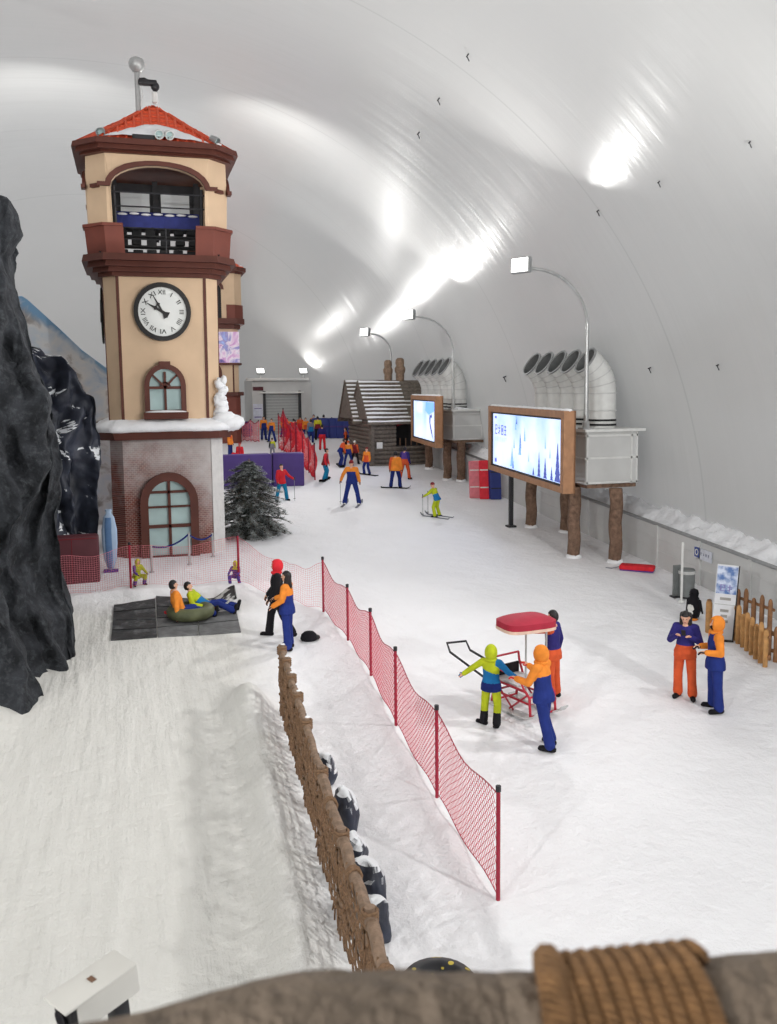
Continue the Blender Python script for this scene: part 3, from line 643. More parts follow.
# ------------------------------------------------------------------ cliffs on the left
m = M['rock'] = mat('dark_rock', (46, 48, 52), 0.9, spec=.2, var=0.5, nscale=2.5, bump=1.0, bscale=9)
N, L, b = nodes(m)
src = b.inputs['Base Color'].links[0].from_socket
tc = N.new('ShaderNodeTexCoord'); nz = N.new('ShaderNodeTexNoise'); nz.inputs['Scale'].default_value = 7; nz.inputs['Detail'].default_value = 8; nz.inputs['Roughness'].default_value = .7; L.new(tc.outputs['Object'], nz.inputs['Vector'])
r = N.new('ShaderNodeMapRange'); L.new(nz.outputs['Fac'], r.inputs[0]); r.inputs[1].default_value = .5; r.inputs[2].default_value = .75; r.inputs[4].default_value = .6
L.new(mixrgb(N, L, r.outputs[0], src, lin((88, 92, 96))), b.inputs['Base Color'])
snow_on_top(m, lo=0.93, hi=0.98, amt=0.18)
M['rock_smooth'] = snow_on_top(mat('blue_grey_rock', (44, 48, 60), 0.55, var=0.4, nscale=2, bump=0.5, bscale=4), lo=.60, hi=.65, amt=.5)
def cliff(name, label, s_edge, sil, s_front, lat_left, back, seed, flare, mats, nz_=130, nu=150, amp=.34, edge_damp=.35):
    tab = sorted((atS(px, py, s_edge).z, atS(px, py, s_edge).x) for px, py in sil)
    zt = tab[-1][0]; zb = SLOPE * s_front - .3
    mb = MB()
    for j in range(nz_ + 1):
        z = zb + (zt - zb) * (j / nz_); xr = interp(tab, z); f = (z - zb) / (zt - zb)
        sf = s_front + flare * f                         # the face leans back
        pts = [(lat_left, sf - 1.6), (xr - 1.5 - 1.2 * f, sf - .2), (xr - .5, (sf + s_edge) / 2 + .1), (xr, s_edge), (xr - .35, s_edge + back * .5), (xr - 1.4, s_edge + back), (lat_left, s_edge + back)]
        # smooth path through the plan points
        for k in range(nu):
            t = k / (nu - 1) * (len(pts) - 1); i = min(int(t), len(pts) - 2); u = t - i
            p0, p1, p2, p3 = pts[max(i - 1, 0)], pts[i], pts[i + 1], pts[min(i + 2, len(pts) - 1)]
            x = .5 * (2 * p1[0] + (p2[0] - p0[0]) * u + (2 * p0[0] - 5 * p1[0] + 4 * p2[0] - p3[0]) * u * u + (3 * p1[0] - p0[0] - 3 * p2[0] + p3[0]) * u ** 3)
            y = .5 * (2 * p1[1] + (p2[1] - p0[1]) * u + (2 * p0[1] - 5 * p1[1] + 4 * p2[1] - p3[1]) * u * u + (3 * p1[1] - p0[1] - 3 * p2[1] + p3[1]) * u ** 3)
            q = Vector((x * .9, y * .9, z * .42 + seed)); d = mnoise.noise_vector(q) * amp * 1.5 + mnoise.noise_vector(q * 2.7) * amp * .7 + mnoise.noise_vector(Vector((x * 3.4, y * 3.4, z * 2.2))) * amp * .34 * min(1, (z - zb) / 1.2 + .25) + mnoise.noise_vector(Vector((x * 8, y * 8, z * 6))) * amp * .17
            ridge = abs(mnoise.noise(Vector((x * 1.3, y * 1.3, z * .22 + seed)))) * amp * 2.4 + abs(mnoise.noise(Vector((x * 2.6 + 5, y * 2.6, z * .35 + seed)))) * amp * 1.3
            damp = edge_damp + (1 - edge_damp) * min(1, abs(t - 3) / .9)
            mb.v.append((x + d.x * damp - ridge * .5 * damp, y + d.y + ridge, z + d.z * .5))
    mb.f = [(j * nu + k, j * nu + k + 1, (j + 1) * nu + k + 1, (j + 1) * nu + k) for j in range(nz_) for k in range(nu - 1)]
    top = tuple(nz_ * nu + k for k in range(nu)); mb.f.append(top); mb.m = [0] * len(mb.f)
    o = mb.build(name, mats, smooth=True); tag(o, label, 'rock'); return o
SIL1 = [(-8, 190), (0, 196), (14, 206), (22, 222), (25, 240), (20, 250), (16, 260), (17, 285), (22, 305), (28, 320), (33, 338), (40, 358), (46, 380), (51, 400), (57, 430), (64, 470), (66, 500), (61, 530), (61, 560), (64, 590), (69, 612), (74, 640), (75, 655), (74, 690)]
cliff('rock_cliff', 'tall dark grey artificial rock cliff at the left edge beside the tubing lane', 19.1, SIL1, 16.3, -9.0, 2.2, 3.3, 1.4, M['rock'])
SIL2 = [(40, 346), (50, 352), (62, 354), (70, 366), (80, 374), (85, 392), (92, 405), (97, 425), (101, 460), (102, 490), (101, 520), (97, 545), (96, 600)]
cliff('rock_cliff', 'smaller dark rock behind the tall cliff, with snow patches and beside the tower', 25.6, SIL2, 25.0, -7.5, 1.0, 9.1, .5, M['rock_smooth'], 110, 140, .36)
def maroon_block():
    a, b_ = gp(62, 585), gp(100, 584); o = MB(); w = b_.x - a.x
    T = thing('padded_block', 'dark maroon padded block at the foot of the smaller rock', 'block', ((a.x + b_.x) / 2 - .5, a.y + .26, SLOPE * a.y))
    o.box((0, 0, .62), (w + 1.0, .5, 1.34), bev=.08); o.build('pad', M['maroon'], T, smooth='auto')
    q = MB(); q.box((.3, -.255, .62), (.015, .012, 1.2)); q.box((0, -.255, 1.22), (w + .9, .012, .02)); q.build('seam', M['c_dkred'], T)
maroon_block()
def mural():
    s = 32.2; pts = [(-30, 300), (22, 296), (28, 300), (60, 329), (82, 350), (105, 367), (125, 382)]
    P = [atS(x, y, s) for x, y in pts]; zb = SLOPE * s
    m = mat('mountain_mural', (180, 190, 200), 0.6); N, L, b = nodes(m)
    tc = N.new('ShaderNodeTexCoord'); nz = N.new('ShaderNodeTexNoise'); nz.inputs['Scale'].default_value = 1.3; nz.inputs['Detail'].default_value = 7; nz.inputs['Distortion'].default_value = .6; L.new(tc.outputs['Object'], nz.inputs['Vector'])
    rp = N.new('ShaderNodeValToRGB'); cr = rp.color_ramp; cr.elements[0].position = .32; cr.elements[0].color = (*lin((140, 130, 122)), 1); cr.elements[1].position = .74; cr.elements[1].color = (*lin((140, 178, 212)), 1)
    for p_, c_ in ((.41, (176, 172, 170)), (.48, (226, 228, 230)), (.62, (206, 218, 230))): e = cr.elements.new(p_); e.color = (*lin(c_), 1)
    L.new(nz.outputs['Fac'], rp.inputs[0])
    # a band of painted sky along the sloping upper edge
    sx = N.new('ShaderNodeSeparateXYZ'); L.new(tc.outputs['Object'], sx.inputs[0])
    a, c_ = P[2], P[5]; sl = (c_.z - a.z) / (c_.x - a.x)
    dd = math_(N, L, 'SUBTRACT', math_(N, L, 'ADD', math_(N, L, 'MULTIPLY', math_(N, L, 'SUBTRACT', sx.outputs[0], a.x), sl), a.z), sx.outputs[2])
    dd = math_(N, L, 'ADD', dd, math_(N, L, 'MULTIPLY', math_(N, L, 'SUBTRACT', nz.outputs['Fac'], .5), 1.6))
    r = N.new('ShaderNodeMapRange'); L.new(dd, r.inputs[0]); r.inputs[1].default_value = .10; r.inputs[2].default_value = .45
    L.new(mixrgb(N, L, r.outputs[0], lin((128, 172, 210)), rp.outputs[0]), b.inputs['Base Color'])
    mb = MB(); poly = [(p.x, p.z) for p in P] + [(P[-1].x, zb - .2), (P[0].x, zb - .2)]
    mb.plate(poly, s, s + .15)
    o = mb.build('mural', m); tag(o, 'painted blue and white mountain mural sloping down behind the rocks', 'mural')
mural()
def paddle():
    g = gnd(111, 571); T = thing('inflatable_board', 'upright pale blue board with pointed ends beside the tower base', 'board', (g.x, g.y, g.z))
    h = 1.75; f = [(0, .02), (.09, .1), (.17, .35), (.21, .8), (.21, 1.2), (.15, 1.55), (.07, 1.68), (.10, 1.78), (.0001, 1.79)]
    q = MB(); q.lathe([(max(r, .0001), z) for r, z in f], n=16, sy=.35); q.build('body', mat('pale_blue_board', (158, 180, 206), .5, var=.12, nscale=2), T, smooth='auto')
    q = MB(); q.lathe([(r * .55 + .0001, z) for r, z in f[1:6]], (-.02, -.045, 0), n=14, sy=.3); q.build('stripe', mat('blue_stripe', (84, 118, 160), .5), T, smooth='auto')
    q = MB(); q.box((0, 0, .02), (.4, .3, .05), bev=.01); q.build('base', M['c_purple'], T)
paddle()
def guard_rail():
    pts = [(152, 572.5, 545), (189.6, 565, 533), (213, 557, 533)]
    T = thing('guard_rail', 'low steel guard rail with a blue rope in front of the tower door', 'railing', gnd(189.6, 565)); o0 = T.location.copy(); tops = []
    for px, fy, hy in pts:
        g = gnd(px, fy); h = hgt(px, fy, hy); q = MB(); q.tube([g - o0 - Vector((0, 0, .05)), g - o0 + Vector((0, 0, h))], .035, 8); q.lathe([(.07, 0), (.07, .03), (.03, .05)], g - o0, 10); q.build('post', M['steel'], T, smooth='auto'); tops.append(g - o0 + Vector((0, 0, h - .04)))
    q = MB(); P = []
    for a, b_ in zip(tops, tops[1:]):
        for k in range(9): t = k / 8; P.append(a.lerp(b_, t) - Vector((0, 0, .16 * 4 * t * (1 - t))))
    q.tube(P, .026, 7); q.build('rope', M['c_deep'], T, smooth=True)
guard_rail()

# ------------------------------------------------------------------ snowy fir bush
def fir():
    m = mat('fir_needles', (78, 86, 80), 0.8, var=0.4, nscale=5); snow_on_top(m, (186, 192, 192), .74, .98, .8)
    g = gnd(252, 541); T = thing('fir_tree', 'bushy grey-green fir tree dusted with snow beside the tower', 'tree', (g.x + .08, g.y + 1.0, SLOPE * (g.y + 1.0)))
    rnd = random.Random(5); tr = MB(); tr.tube([(0, 0, -.1), (0, 0, 1.2), (.02, 0, 2.55)], [.09, .06, .015], 8); tr.build('trunk', M['bark'], T, smooth=True)
    nd = MB(); br = MB()
    def spray(p, d, ln):
        d = d.normalized(); s = d.cross(Vector((0, 0, 1))).normalized(); u = s.cross(d)
        k = max(4, int(ln / .035))
        for i in range(k):
            c = p + d * ln * i / k
            for _ in range(4):
                a = rnd.uniform(-1.3, 1.3); dv = (d * .75 + s * math.sin(a) * 1.0 + u * (.30 + rnd.uniform(-.5, .45))).normalized(); l2 = rnd.uniform(.06, .12); w = s.cross(dv).normalized() * .006 + u * .004; sw = dv.cross(u).normalized() * .011
                nd.add([c - sw, c + sw, c + dv * l2 + sw * .4, c + dv * l2 - sw * .4], [(0, 1, 2, 3)])
    for lay in range(21):
        t = lay / 20; z = .10 + 2.30 * t; R = 1.02 * (1 - t ** 2.8) ** .72 * (.95 if lay < 2 else 1) + .14
        nb = int(17 - 7 * t)
        for b_ in range(nb):
            a = 2 * math.pi * b_ / nb + lay * .9 + rnd.uniform(-.25, .25); L_ = R * rnd.uniform(.75, 1.12)
            d = Vector((math.cos(a), math.sin(a), rnd.uniform(.05, .4) - .1)); pts = [Vector((0, 0, z)) + d * L_ * k / 5 + Vector((0, 0, -.28 * L_ * (k / 5) ** 2)) for k in range(6)]
            br.tube(pts, [.018, .015, .012, .01, .007, .004], 5)
            for k in range(1, 6):
                q, p = pts[k - 1], pts[k]; spray(q, p - q, (p - q).length)
                dirn = (p - q).normalized(); sd = dirn.cross(Vector((0, 0, 1))).normalized()
                for sg in (-1, 1):
                    l2 = L_ * .34 * (1 - .12 * k) * rnd.uniform(.6, 1.2); dv = dirn * .8 + sd * sg * .8 + Vector((0, 0, rnd.uniform(-.25, .25))); spray(p, dv, max(.1, l2)); br.tube([p, p + dv.normalized() * l2], [.007, .003], 4)
    nd.build('foliage', m, T, fixn=False); br.build('branch', M['bark'], T)
    sn = MB()
    for k in range(46):
        a, t = rnd.uniform(0, 6.28), rnd.random() ** .8; z = .25 + 2.2 * t; R = 1.05 * (1 - t) ** .8 * rnd.uniform(.45, .95); sn.ell((R * math.cos(a), R * math.sin(a), z), (rnd.uniform(.04, .11), rnd.uniform(.04, .11), .022), 8)
    sn.disp(.03, 9); sn.build('snow_dusting', M['snow_lump'], T, smooth=True)
fir()
# ------------------------------------------------------------------ street lamps along the right side
def street_lamp(foot, headpx_s, label, rise, reach, hang=None, aim=(-6, -3.6, .5), power=LAMP_W, ang=None, lsize=.45):
    """pole with a swan neck towards -X; foot, total rise to top of the neck, reach of the arm"""
    T = thing('street_lamp', label, 'lamp', foot, 0, 'street lamps along the right side')
    h0 = rise - reach * .95; P = [(0, 0, -.05), (0, 0, h0 * .5), (0, 0, h0)]
    for k in range(1, 13):
        a = math.pi / 2 * k / 12 * 1.08; P.append((-reach * (1 - math.cos(a)), 0, h0 + reach * .95 * math.sin(a)))
    q = MB(); q.tube(P, [.075, .065, .05] + [.045] * 12, 9); q.build('pole', M['steel'], T, smooth='auto')
    q = MB(); q.box((0, 0, .02), (.34, .34, .05)); q.lathe([(.11, 0), (.11, .2), (.08, .24)], n=10); q.build('base', M['steel'], T)
    e = Vector(P[-1]); d = Vector(aim).normalized(); Rq = d.to_track_quat('Z', 'Y').to_matrix()
    c = e + Vector((-.18, 0, .10))
    q = MB(); q.box((0, 0, 0), (.62, .46, .14), bev=.03)
    for k in range(5): q.box((-.24 + .12 * k, 0, -.11), (.03, .40, .1))
    xf(q, Rq, c); q.build('lamp_housing', M['grey'], T, smooth='auto')
    q = MB(); q.box((0, 0, .078), (.54, .38, .02)); xf(q, Rq, c); q.build('lens', M['lens'], T)
    q = MB(); q.tube([e, c], .04, 6); q.build('bracket', M['dark'], T)
    w = Vector(foot) + c + d * .14
    uplight(w, w + d, power, lsize, spread=150)
    return T
def lamp_at(px_pole, px_top, head, s, label, x=None, zb=None, **k):
    """pole at pixel column/row px_pole on the plane s; head pixel gives rise and reach"""
    p = atS(*px_pole, s); hd = atS(*head, s); top = atS(*px_top, s).z
    x = p.x if x is None else x; foot = Vector((x, s, SLOPE * s if zb is None else zb)); return street_lamp(foot, None, label, top - foot.z, x - hd.x - .15, **k)
lamp_at((391, 362), (374, 334), (368, 331), 46.0, 'farthest swan-neck street lamp, above the log cabin', zb=atS(391, 388, 46.0).z)
for x, s, aim, lb in ((13.6, 11.5, (-6, 4, -.2), 'added swan-neck lamp on the right side below the balcony, out of view'), (13.6, -2.0, (-4, 8, .3), 'added swan-neck lamp on the right behind the balcony, out of view')):  # added lamps outside the frame, put in to light hall and slope
    street_lamp((x, s, SLOPE * s), None, lb, 8.5, 1.5, aim=aim, power=HALL_W * (.6 if s > 0 else 1.0), lsize=.7)
for x, s, aim, lb in ((-12.5, 8.0, (7, 5, -.2), 'added swan-neck lamp on the left side behind the cliff, out of view'), (-12.5, -4.0, (6, 8, .3), 'added swan-neck lamp on the left behind the balcony, out of view')):  # two more unseen lamps, added to light the hall from the left
    street_lamp((x, s, SLOPE * s), None, lb, 10.2, -1.5, aim=aim, power=HALL_W * (.6 if s > 0 else 1.25), lsize=.7)
# ------------------------------------------------------------------ billboards and the duct platforms
m = M['screen'] = mat('billboard_screen', (150, 190, 245), 0.3, emit=0.0)
N, L, b = nodes(m)
for l_ in list(b.inputs['Base Color'].links): m.node_tree.links.remove(l_)
b.inputs['Base Color'].default_value = (.02, .02, .03, 1)
tc = N.new('ShaderNodeTexCoord'); nz = N.new('ShaderNodeTexNoise'); nz.inputs['Scale'].default_value = .55; nz.inputs['Detail'].default_value = 5; L.new(tc.outputs['Object'], nz.inputs['Vector'])
rp = N.new('ShaderNodeValToRGB'); cr = rp.color_ramp; cr.elements[0].position = .3; cr.elements[0].color = (*lin((150, 186, 250)), 1); cr.elements[1].position = .68; cr.elements[1].color = (*lin((226, 232, 255)), 1); e = cr.elements.new(.48); e.color = (*lin((188, 212, 255)), 1)
L.new(nz.outputs['Fac'], rp.inputs[0]); L.new(rp.outputs[0], b.inputs['Emission Color']); b.inputs['Emission Strength'].default_value = 2.1
def emis(name, rgb, st=1.0):
    m = mat(name, rgb, .4, var=0.05, emit=st); return m
M['ink'] = emis('screen_ink', (84, 92, 190), 1.8); M['ink2'] = emis('screen_ink_pale', (140, 166, 226), 1.8); M['tree_ink'] = emis('screen_tree', (64, 78, 150), 1.5); M['tree_pale'] = emis('screen_tree_pale', (120, 160, 205), 1.8); M['sky_ink'] = emis('screen_sky', (110, 160, 250), 1.9); M['lilac_ink'] = emis('screen_lilac', (206, 200, 240), 1.8)
GLYPHS = {0: [(0, 0, .12, 1), (0, .88, .5, .12), (.38, .5, .12, .5), (0, .46, .5, .12), (0, 0, .5, .12)],
          1: [(.2, 0, .12, 1), (0, .6, .5, .12), (.3, .3, .2, .12), (0, .1, .2, .14)],
          2: [(0, 0, .12, 1), (.4, 0, .12, 1), (0, .88, .5, .12), (0, 0, .5, .12), (.16, .3, .2, .4)],
          3: [(.2, .1, .12, .9), (0, .8, .5, .12), (0, .45, .5, .12), (0, 0, .5, .12)]}
def glyph_row(mb, n, x0, z0, h, y, step, first=0):
    for k in range(n):
        for (gx, gz_, gw, gh) in GLYPHS[(first + k) % 4]: mb.add([(x0 + k * step + gx * h * 1.5, y, z0 + gz_ * h), (x0 + k * step + (gx + gw) * h * 1.5, y, z0 + gz_ * h), (x0 + k * step + (gx + gw) * h * 1.5, y, z0 + (gz_ + gh) * h), (x0 + k * step + gx * h * 1.5, y, z0 + (gz_ + gh) * h)], [(0, 1, 2, 3)])
def spruce_poly(x, z, w, h, tiers=5):
    Lp = []; Rp = []
    for t in range(tiers):
        z1 = z + h * t / tiers; wd = w * (1 - t / tiers) / 2; Lp += [(x - wd, z1), (x - wd * .55, z1 + h / tiers * .8)]; Rp += [(x + wd, z1), (x + wd * .55, z1 + h / tiers * .8)]
    return Lp + [(x, z + h)] + Rp[::-1]
def billboard(label, A, B, z0, z1, design, grp='roadside billboards'):
    """A = near lower corner on the slope plane (x, y), B = far one; front faces -X; local x runs along the board from far (0) to near"""
    A, B = Vector((A[0], A[1])), Vector((B[0], B[1])); ln = (A - B).length; ang = math.atan2((A - B).y, (A - B).x)
    T = thing('billboard', label, 'billboard', (B.x, B.y, 0), ang, grp); h = z1 - z0
    fr = MB(); d0, d1, fw = -.13, .22, .26
    sideplate = [(0, z0), (ln, z0), (ln, z1), (0, z1)]; inner = [(fw, z0 + .18), (ln - fw, z0 + .18), (ln - fw, z1 - .2), (fw, z1 - .2)]
    fr.band(inner, sideplate, d0, d1, closed=True); fr.plate(sideplate, d1 - .05, d1); fr.build('frame', M['frame_wood'], T)
    iz = MB(); i2 = [(fw + .1, z0 + .24), (ln - fw - .1, z0 + .24), (ln - fw - .1, z1 - .26), (fw + .1, z1 - .26)]; iz.band(i2, inner, -.08, 0, closed=True); iz.build('bezel', M['dark'], T)
    s = MB(); s.plate(i2, -.04, .1); S = s.build('screen', M['screen'], T)
    x0, x1, a, c = fw + .1, ln - fw - .1, z0 + .24, z1 - .26; w = x1 - x0; hh = c - a; y = -.045
    def flat(name, polys, mt):
        q = MB()
        for p in polys:
            n = len(p); q.add([(px, y, pz) for px, pz in p], [tuple(range(n))])
        o = q.build(name, mt, S, fixn=False); return o
    if design == 0:
        for k in range(4): q = MB(); glyph_row(q, 1, x0 + w * (.04 + .052 * k), a + hh * .60, hh * .19, y, 0, k); q.build('character', M['ink'], S, fixn=False)
        for k in range(7): q = MB(); glyph_row(q, 1, x0 + w * (.04 + .03 * k), a + hh * .47, hh * .085, y, 0, 1 + k); q.build('character', M['ink2'], S, fixn=False)
        q = MB(); q.box((x0 + w * .05, y, a + hh * .09), (w * .035, .002, hh * .08)); q.box((x0 + w * .05, y, a + hh * .93), (w * .03, .002, hh * .05)); q.build('emblem', M['ink'], S)
        flat('spruce_picture', [spruce_poly(x0 + w * u, a + .02, w * wd, hh * t_) for u, wd, t_ in ((.72, .045, .42), (.80, .05, .34), (.88, .04, .22), (.95, .075, .62), (.645, .035, .13))], M['tree_ink'])
        flat('spruce_picture', [spruce_poly(x0 + w * u, a + hh * z, w * wd, hh * t_) for u, z, wd, t_ in ((.33, .05, .07, .36), (.45, .30, .05, .4), (.385, .74, .03, .26), (.52, .56, .035, .25), (.36, .40, .03, .2), (.58, .22, .02, .14), (.80, .5, .02, .2), (.86, .36, .02, .2))], M['tree_pale'])
        flat('spruce_picture', [spruce_poly(x0 + w * u, a + hh * z, w * wd, hh * t_) for u, z, wd, t_ in ((.345, .02, .03, .16), (.46, .42, .025, .26), (.40, .84, .02, .16))], M['tree_ink'])
    else:
        for k in range(4): q = MB(); glyph_row(q, 1, x0 + w * (.10 + .10 * k), a + hh * .52, hh * .13, y, 0, 1 + k); q.build('character', M['ink2'], S, fixn=False)
        for k in range(3): q = MB(); glyph_row(q, 1, x0 + w * (.10 + .08 * k), a + hh * .35, hh * .09, y, 0, 2 + k); q.build('character', M['ink2'], S, fixn=False)
        flat('sky_picture', [[(x0 + w * .58, c - .03), (x0 + w * .56, c - hh * .25), (x0 + w * .70, c - hh * .35), (x1 - .03, c - hh * .22), (x1 - .03, c - .03)]], M['sky_ink'])
        flat('cloud_picture', [[(x0 + w * .16, c - .05), (x0 + w * .16, c - hh * .32), (x0 + w * .40, c - hh * .30), (x0 + w * .42, c - .05)]], M['lilac_ink'])
        y -= .004
        flat('figure_picture', [[(x0 + w * .74, a + hh * .58), (x0 + w * .76, a + hh * .68), (x0 + w * .80, a + hh * .64), (x0 + w * .84, a + hh * .70), (x0 + w * .86, a + hh * .58), (x0 + w * .80, a + hh * .60), (x0 + w * .78, a + hh * .46), (x0 + w * .84, a + hh * .28), (x0 + w * .90, a + hh * .04), (x0 + w * .86, a + hh * .10), (x0 + w * .79, a + hh * .26), (x0 + w * .74, a + hh * .46)]], M['tree_ink'])
    sn = MB()
    for k in range(16): sn.ell((ln * (k + .5) / 16, .04, z1 + .01), (ln / 26, .16, .05 + .02 * mnoise.noise(Vector((k * .9, 2, 3)))), 8)
    sn.build('frame_snow', M['snow_lump'], T, smooth=True)
    return T
def post(loc, h, label, r=.19, lean=(0, 0)):
    T = thing('bark_post', label, 'post', loc, 0, 'bark posts under the platforms')
    q = MB(); n = 14; rows = 26
    for j in range(rows + 1):
        z = -.25 + (h + .25) * j / rows
        for k in range(n):
            a = 2 * math.pi * k / n; rr = r * (1 + .10 * math.sin(3 * a + z * 5.5) + .06 * mnoise.noise(Vector((math.cos(a) * 2, math.sin(a) * 2, z * 3 + loc[0])))); q.v.append((rr * math.cos(a), rr * math.sin(a), z))
    q.f = [(j * n + k, j * n + (k + 1) % n, (j + 1) * n + (k + 1) % n, (j + 1) * n + k) for j in range(rows) for k in range(n)] + [tuple(rows * n + k for k in range(n))]; q.m = [0] * len(q.f)
    q.build('trunk', M['bark'], T, smooth='auto')
    q = MB(); q.lathe([(r * 1.35, -.02), (r * 1.25, .05), (r * 1.02, .09)], n=14); q.disp(.02, 8); q.build('snow_collar', M['snow_lump'], T, smooth=True)
M['inside_shade'] = mat('duct_inside_shade', (112, 114, 114), .7)  # darker grey inner wall: shade inside the pipes put into the colour
def duct(loc, label, r=.44, h=1.35, bend=.9, grp=None):
    T = thing('ventilation_duct', label, 'duct', loc, 0, grp)
    P = [(0, 0, 0), (0, 0, h * .25), (0, 0, h * .5), (0, 0, h * .75), (0, 0, h)]; 
    for k in range(1, 9): a = math.radians(56) * k / 8; P.append((-bend * (1 - math.cos(a)) * 1.3, 0, h + bend * math.sin(a) * 1.15))
    q = MB(); q.tube(P, [r * (1 + .05 * min(1, i / 8)) for i in range(len(P))], 24, cap=False); Pi = [Vector(p) for p in P]
    q2 = MB(); q2.tube(Pi[2:], [r * .94] * (len(P) - 2), 24, cap=False); q2.build('pipe_inside_shade', M['inside_shade'], q.build('pipe', M['white'], T, smooth=True), smooth=True)
    for i in (2, 4, 6, 8, 10):
        q3 = MB()
        p, t = Pi[i], (Pi[min(i + 1, 12)] - Pi[i - 1]).normalized(); R = t.to_track_quat('Z', 'Y').to_matrix(); o = MB(); o.lathe([(r * 1.0, -.02), (r * 1.075, -.015), (r * 1.075, .015), (r * 1.0, .02)], n=24, cap=False); xf(o, R, p); q3.add(o.v, o.f); q3.build('seam_band', M['panel'], T, smooth='auto')
    
    for z_ in (.06, .20): q = MB(); q.lathe([(r * 1.06, z_), (r * 1.06, z_ + .06)], n=24, cap=False); q.build('clamp_band', M['black'], T)
    p, t = Pi[-1], (Pi[-1] - Pi[-2]).normalized(); R = t.to_track_quat('Z', 'Y').to_matrix(); o = MB(); o.lathe([(r * .94, -.03), (r * 1.10, -.03), (r * 1.12, .02), (r * .96, .02)], n=24, cap=False); xf(o, R, p); o.build('rim', M['grey'], T, smooth='auto')
def platform(tag_, g_fl, g_fr, zb, zt, length, w_extra, posts, ducts, lname):
    x0, x1 = g_fl.x + .02, g_fr.x + w_extra + .22; s0 = min(g_fl.y, g_fr.y) - .25; s1 = s0 + length
    T = thing('equipment_box', f'white panelled box raised on bark posts {lname}', 'box', ((x0 + x1) / 2, (s0 + s1) / 2, zb), 0, 'raised equipment boxes')
    w, l, h = x1 - x0, s1 - s0, zt - zb
    q = MB(); q.box((0, 0, h / 2), (w, l, h)); q.build('body', M['panel'], T)
    q = MB()
    for z in (.05, h * .5, h - .12): q.box((0, -l / 2 - .012, z), (w, .03, .06)); q.box((-w / 2 - .012, 0, z), (.03, l, .05))
    for x in (-w / 2 + .04, w / 2 - .22, w / 2 - .04): q.box((x, -l / 2 - .012, h / 2), (.05, .03, h))
    q.build('panel_frame', M['white'], T)
    q = MB(); q.box((.03, 0, h + .04), (w + .28, l + .3, .08)); q.build('top_sheet', M['white'], T)
    q = MB(); q.box((0, 0, -.05), (w - .1, l, .12)); q.build('floor_beam', M['bark'], T)
    sn = MB()
    for k in range(9): sn.ell((random.uniform(-w * .45, w * .45), -l / 2 + random.uniform(-.1, l), h + .1), (random.uniform(.2, .4), random.uniform(.2, .5), random.uniform(.05, .12)), 10)
    sn.disp(.05, 3); sn.build('top_snow', M['snow_lump'], T, smooth=True)
    for g, lb in posts: post((g.x, g.y, SLOPE * g.y), zb - .11 - SLOPE * g.y, lb)
    for i, (x, s, r, h2, bd, lb) in enumerate(ducts): duct((x, s, zt + .08), lb, r, h2, bd, f'ventilation ducts {lname}')
    return T
pf = [gp(573.6, 557), gp(615, 562), gp(531, 527), gp(565.7, 532)]
zb1, zt1 = atS(600, 485, 23.2).z, atS(600, 432, 23.2).z
ds = []
names = ['nearest', 'second', 'third', 'fourth', 'farthest']
for i in range(5):
    s = 24.3 + i * .94; ds.append((atS(602, 415, 24.3).x, s, .41, 1.05, 1.05, f'white elbow ventilation duct on the nearer raised box, {names[i]} of the five'))
platform('a', Vector((pf[0].x - .0, 23.6, 0)), Vector((pf[1].x, 23.6, 0)), zb1, zt1, 5.6, .62,
         [(pf[0], 'bark post under the front left corner of the nearer raised box'), (pf[1], 'bark post under the front right corner of the nearer raised box, by the red sled'), (pf[2], 'bark post under the back left of the nearest billboard'), (pf[3], 'bark post half hidden behind the front posts of the nearer raised box')], ds, 'behind the nearest billboard')
lamp_at((577.5, 400), (540, 269), (529, 264), 23.5, 'tall swan-neck street lamp rising behind the nearest billboard', x=pf[0].x + .09, zb=zt1 + .08)
A1, B1 = atS(567.5, 500, 22.2), atS(491.5, 470, 30.0)
zr = (atS(566, 494, 22.2).z, atS(566, 411, 22.2).z)
billboard('nearest large lit billboard with pale blue winter scene in a wooden frame', (A1.x, 22.2), (B1.x, 30.0), zr[0], zr[1], 0)
pf2 = [gp(445, 480), gp(469, 481.5), gp(429, 468.7)]
pf2[1].y = pf2[0].y - .5; pf2[1].x = min(pf2[1].x, 14.45); pf2[0].x += .12
zb2, zt2 = atS(470, 440, 37.6).z, atS(470, 411, 37.6).z
ds = []
for i in range(5):
    s = 38.6 + i * .96; ds.append((atS(457, 398, 38.6).x, s, .44, .9, 1.12, f'white elbow ventilation duct on the farther raised box, {names[i]} of the five'))
platform('b', Vector((pf2[0].x, 37.85, 0)), Vector((pf2[1].x, 37.85, 0)), zb2, zt2, 5.0, .95,
         [(pf2[0], 'bark post under the front left corner of the farther raised box'), (pf2[1], 'bark post under the front right corner of the farther raised box'), (pf2[2], 'bark post beside the log cabin under the farther billboard')], ds, 'behind the farther billboard')
lamp_at((446.5, 380), (424, 317), (414, 314), 37.75, 'swan-neck street lamp behind the farther billboard, second from the front', x=pf2[0].x + .09, zb=zt2 + .08)
A2, B2 = atS(438.5, 450, 36.2), atS(413.5, 435, 42.2)
zr2 = (atS(441, 448, 36.2).z, atS(441, 396, 36.2).z)
billboard('farther lit billboard with a skier picture, in front of the log cabin', (A2.x, 36.2), (B2.x, 42.2), zr2[0], zr2[1], 1)
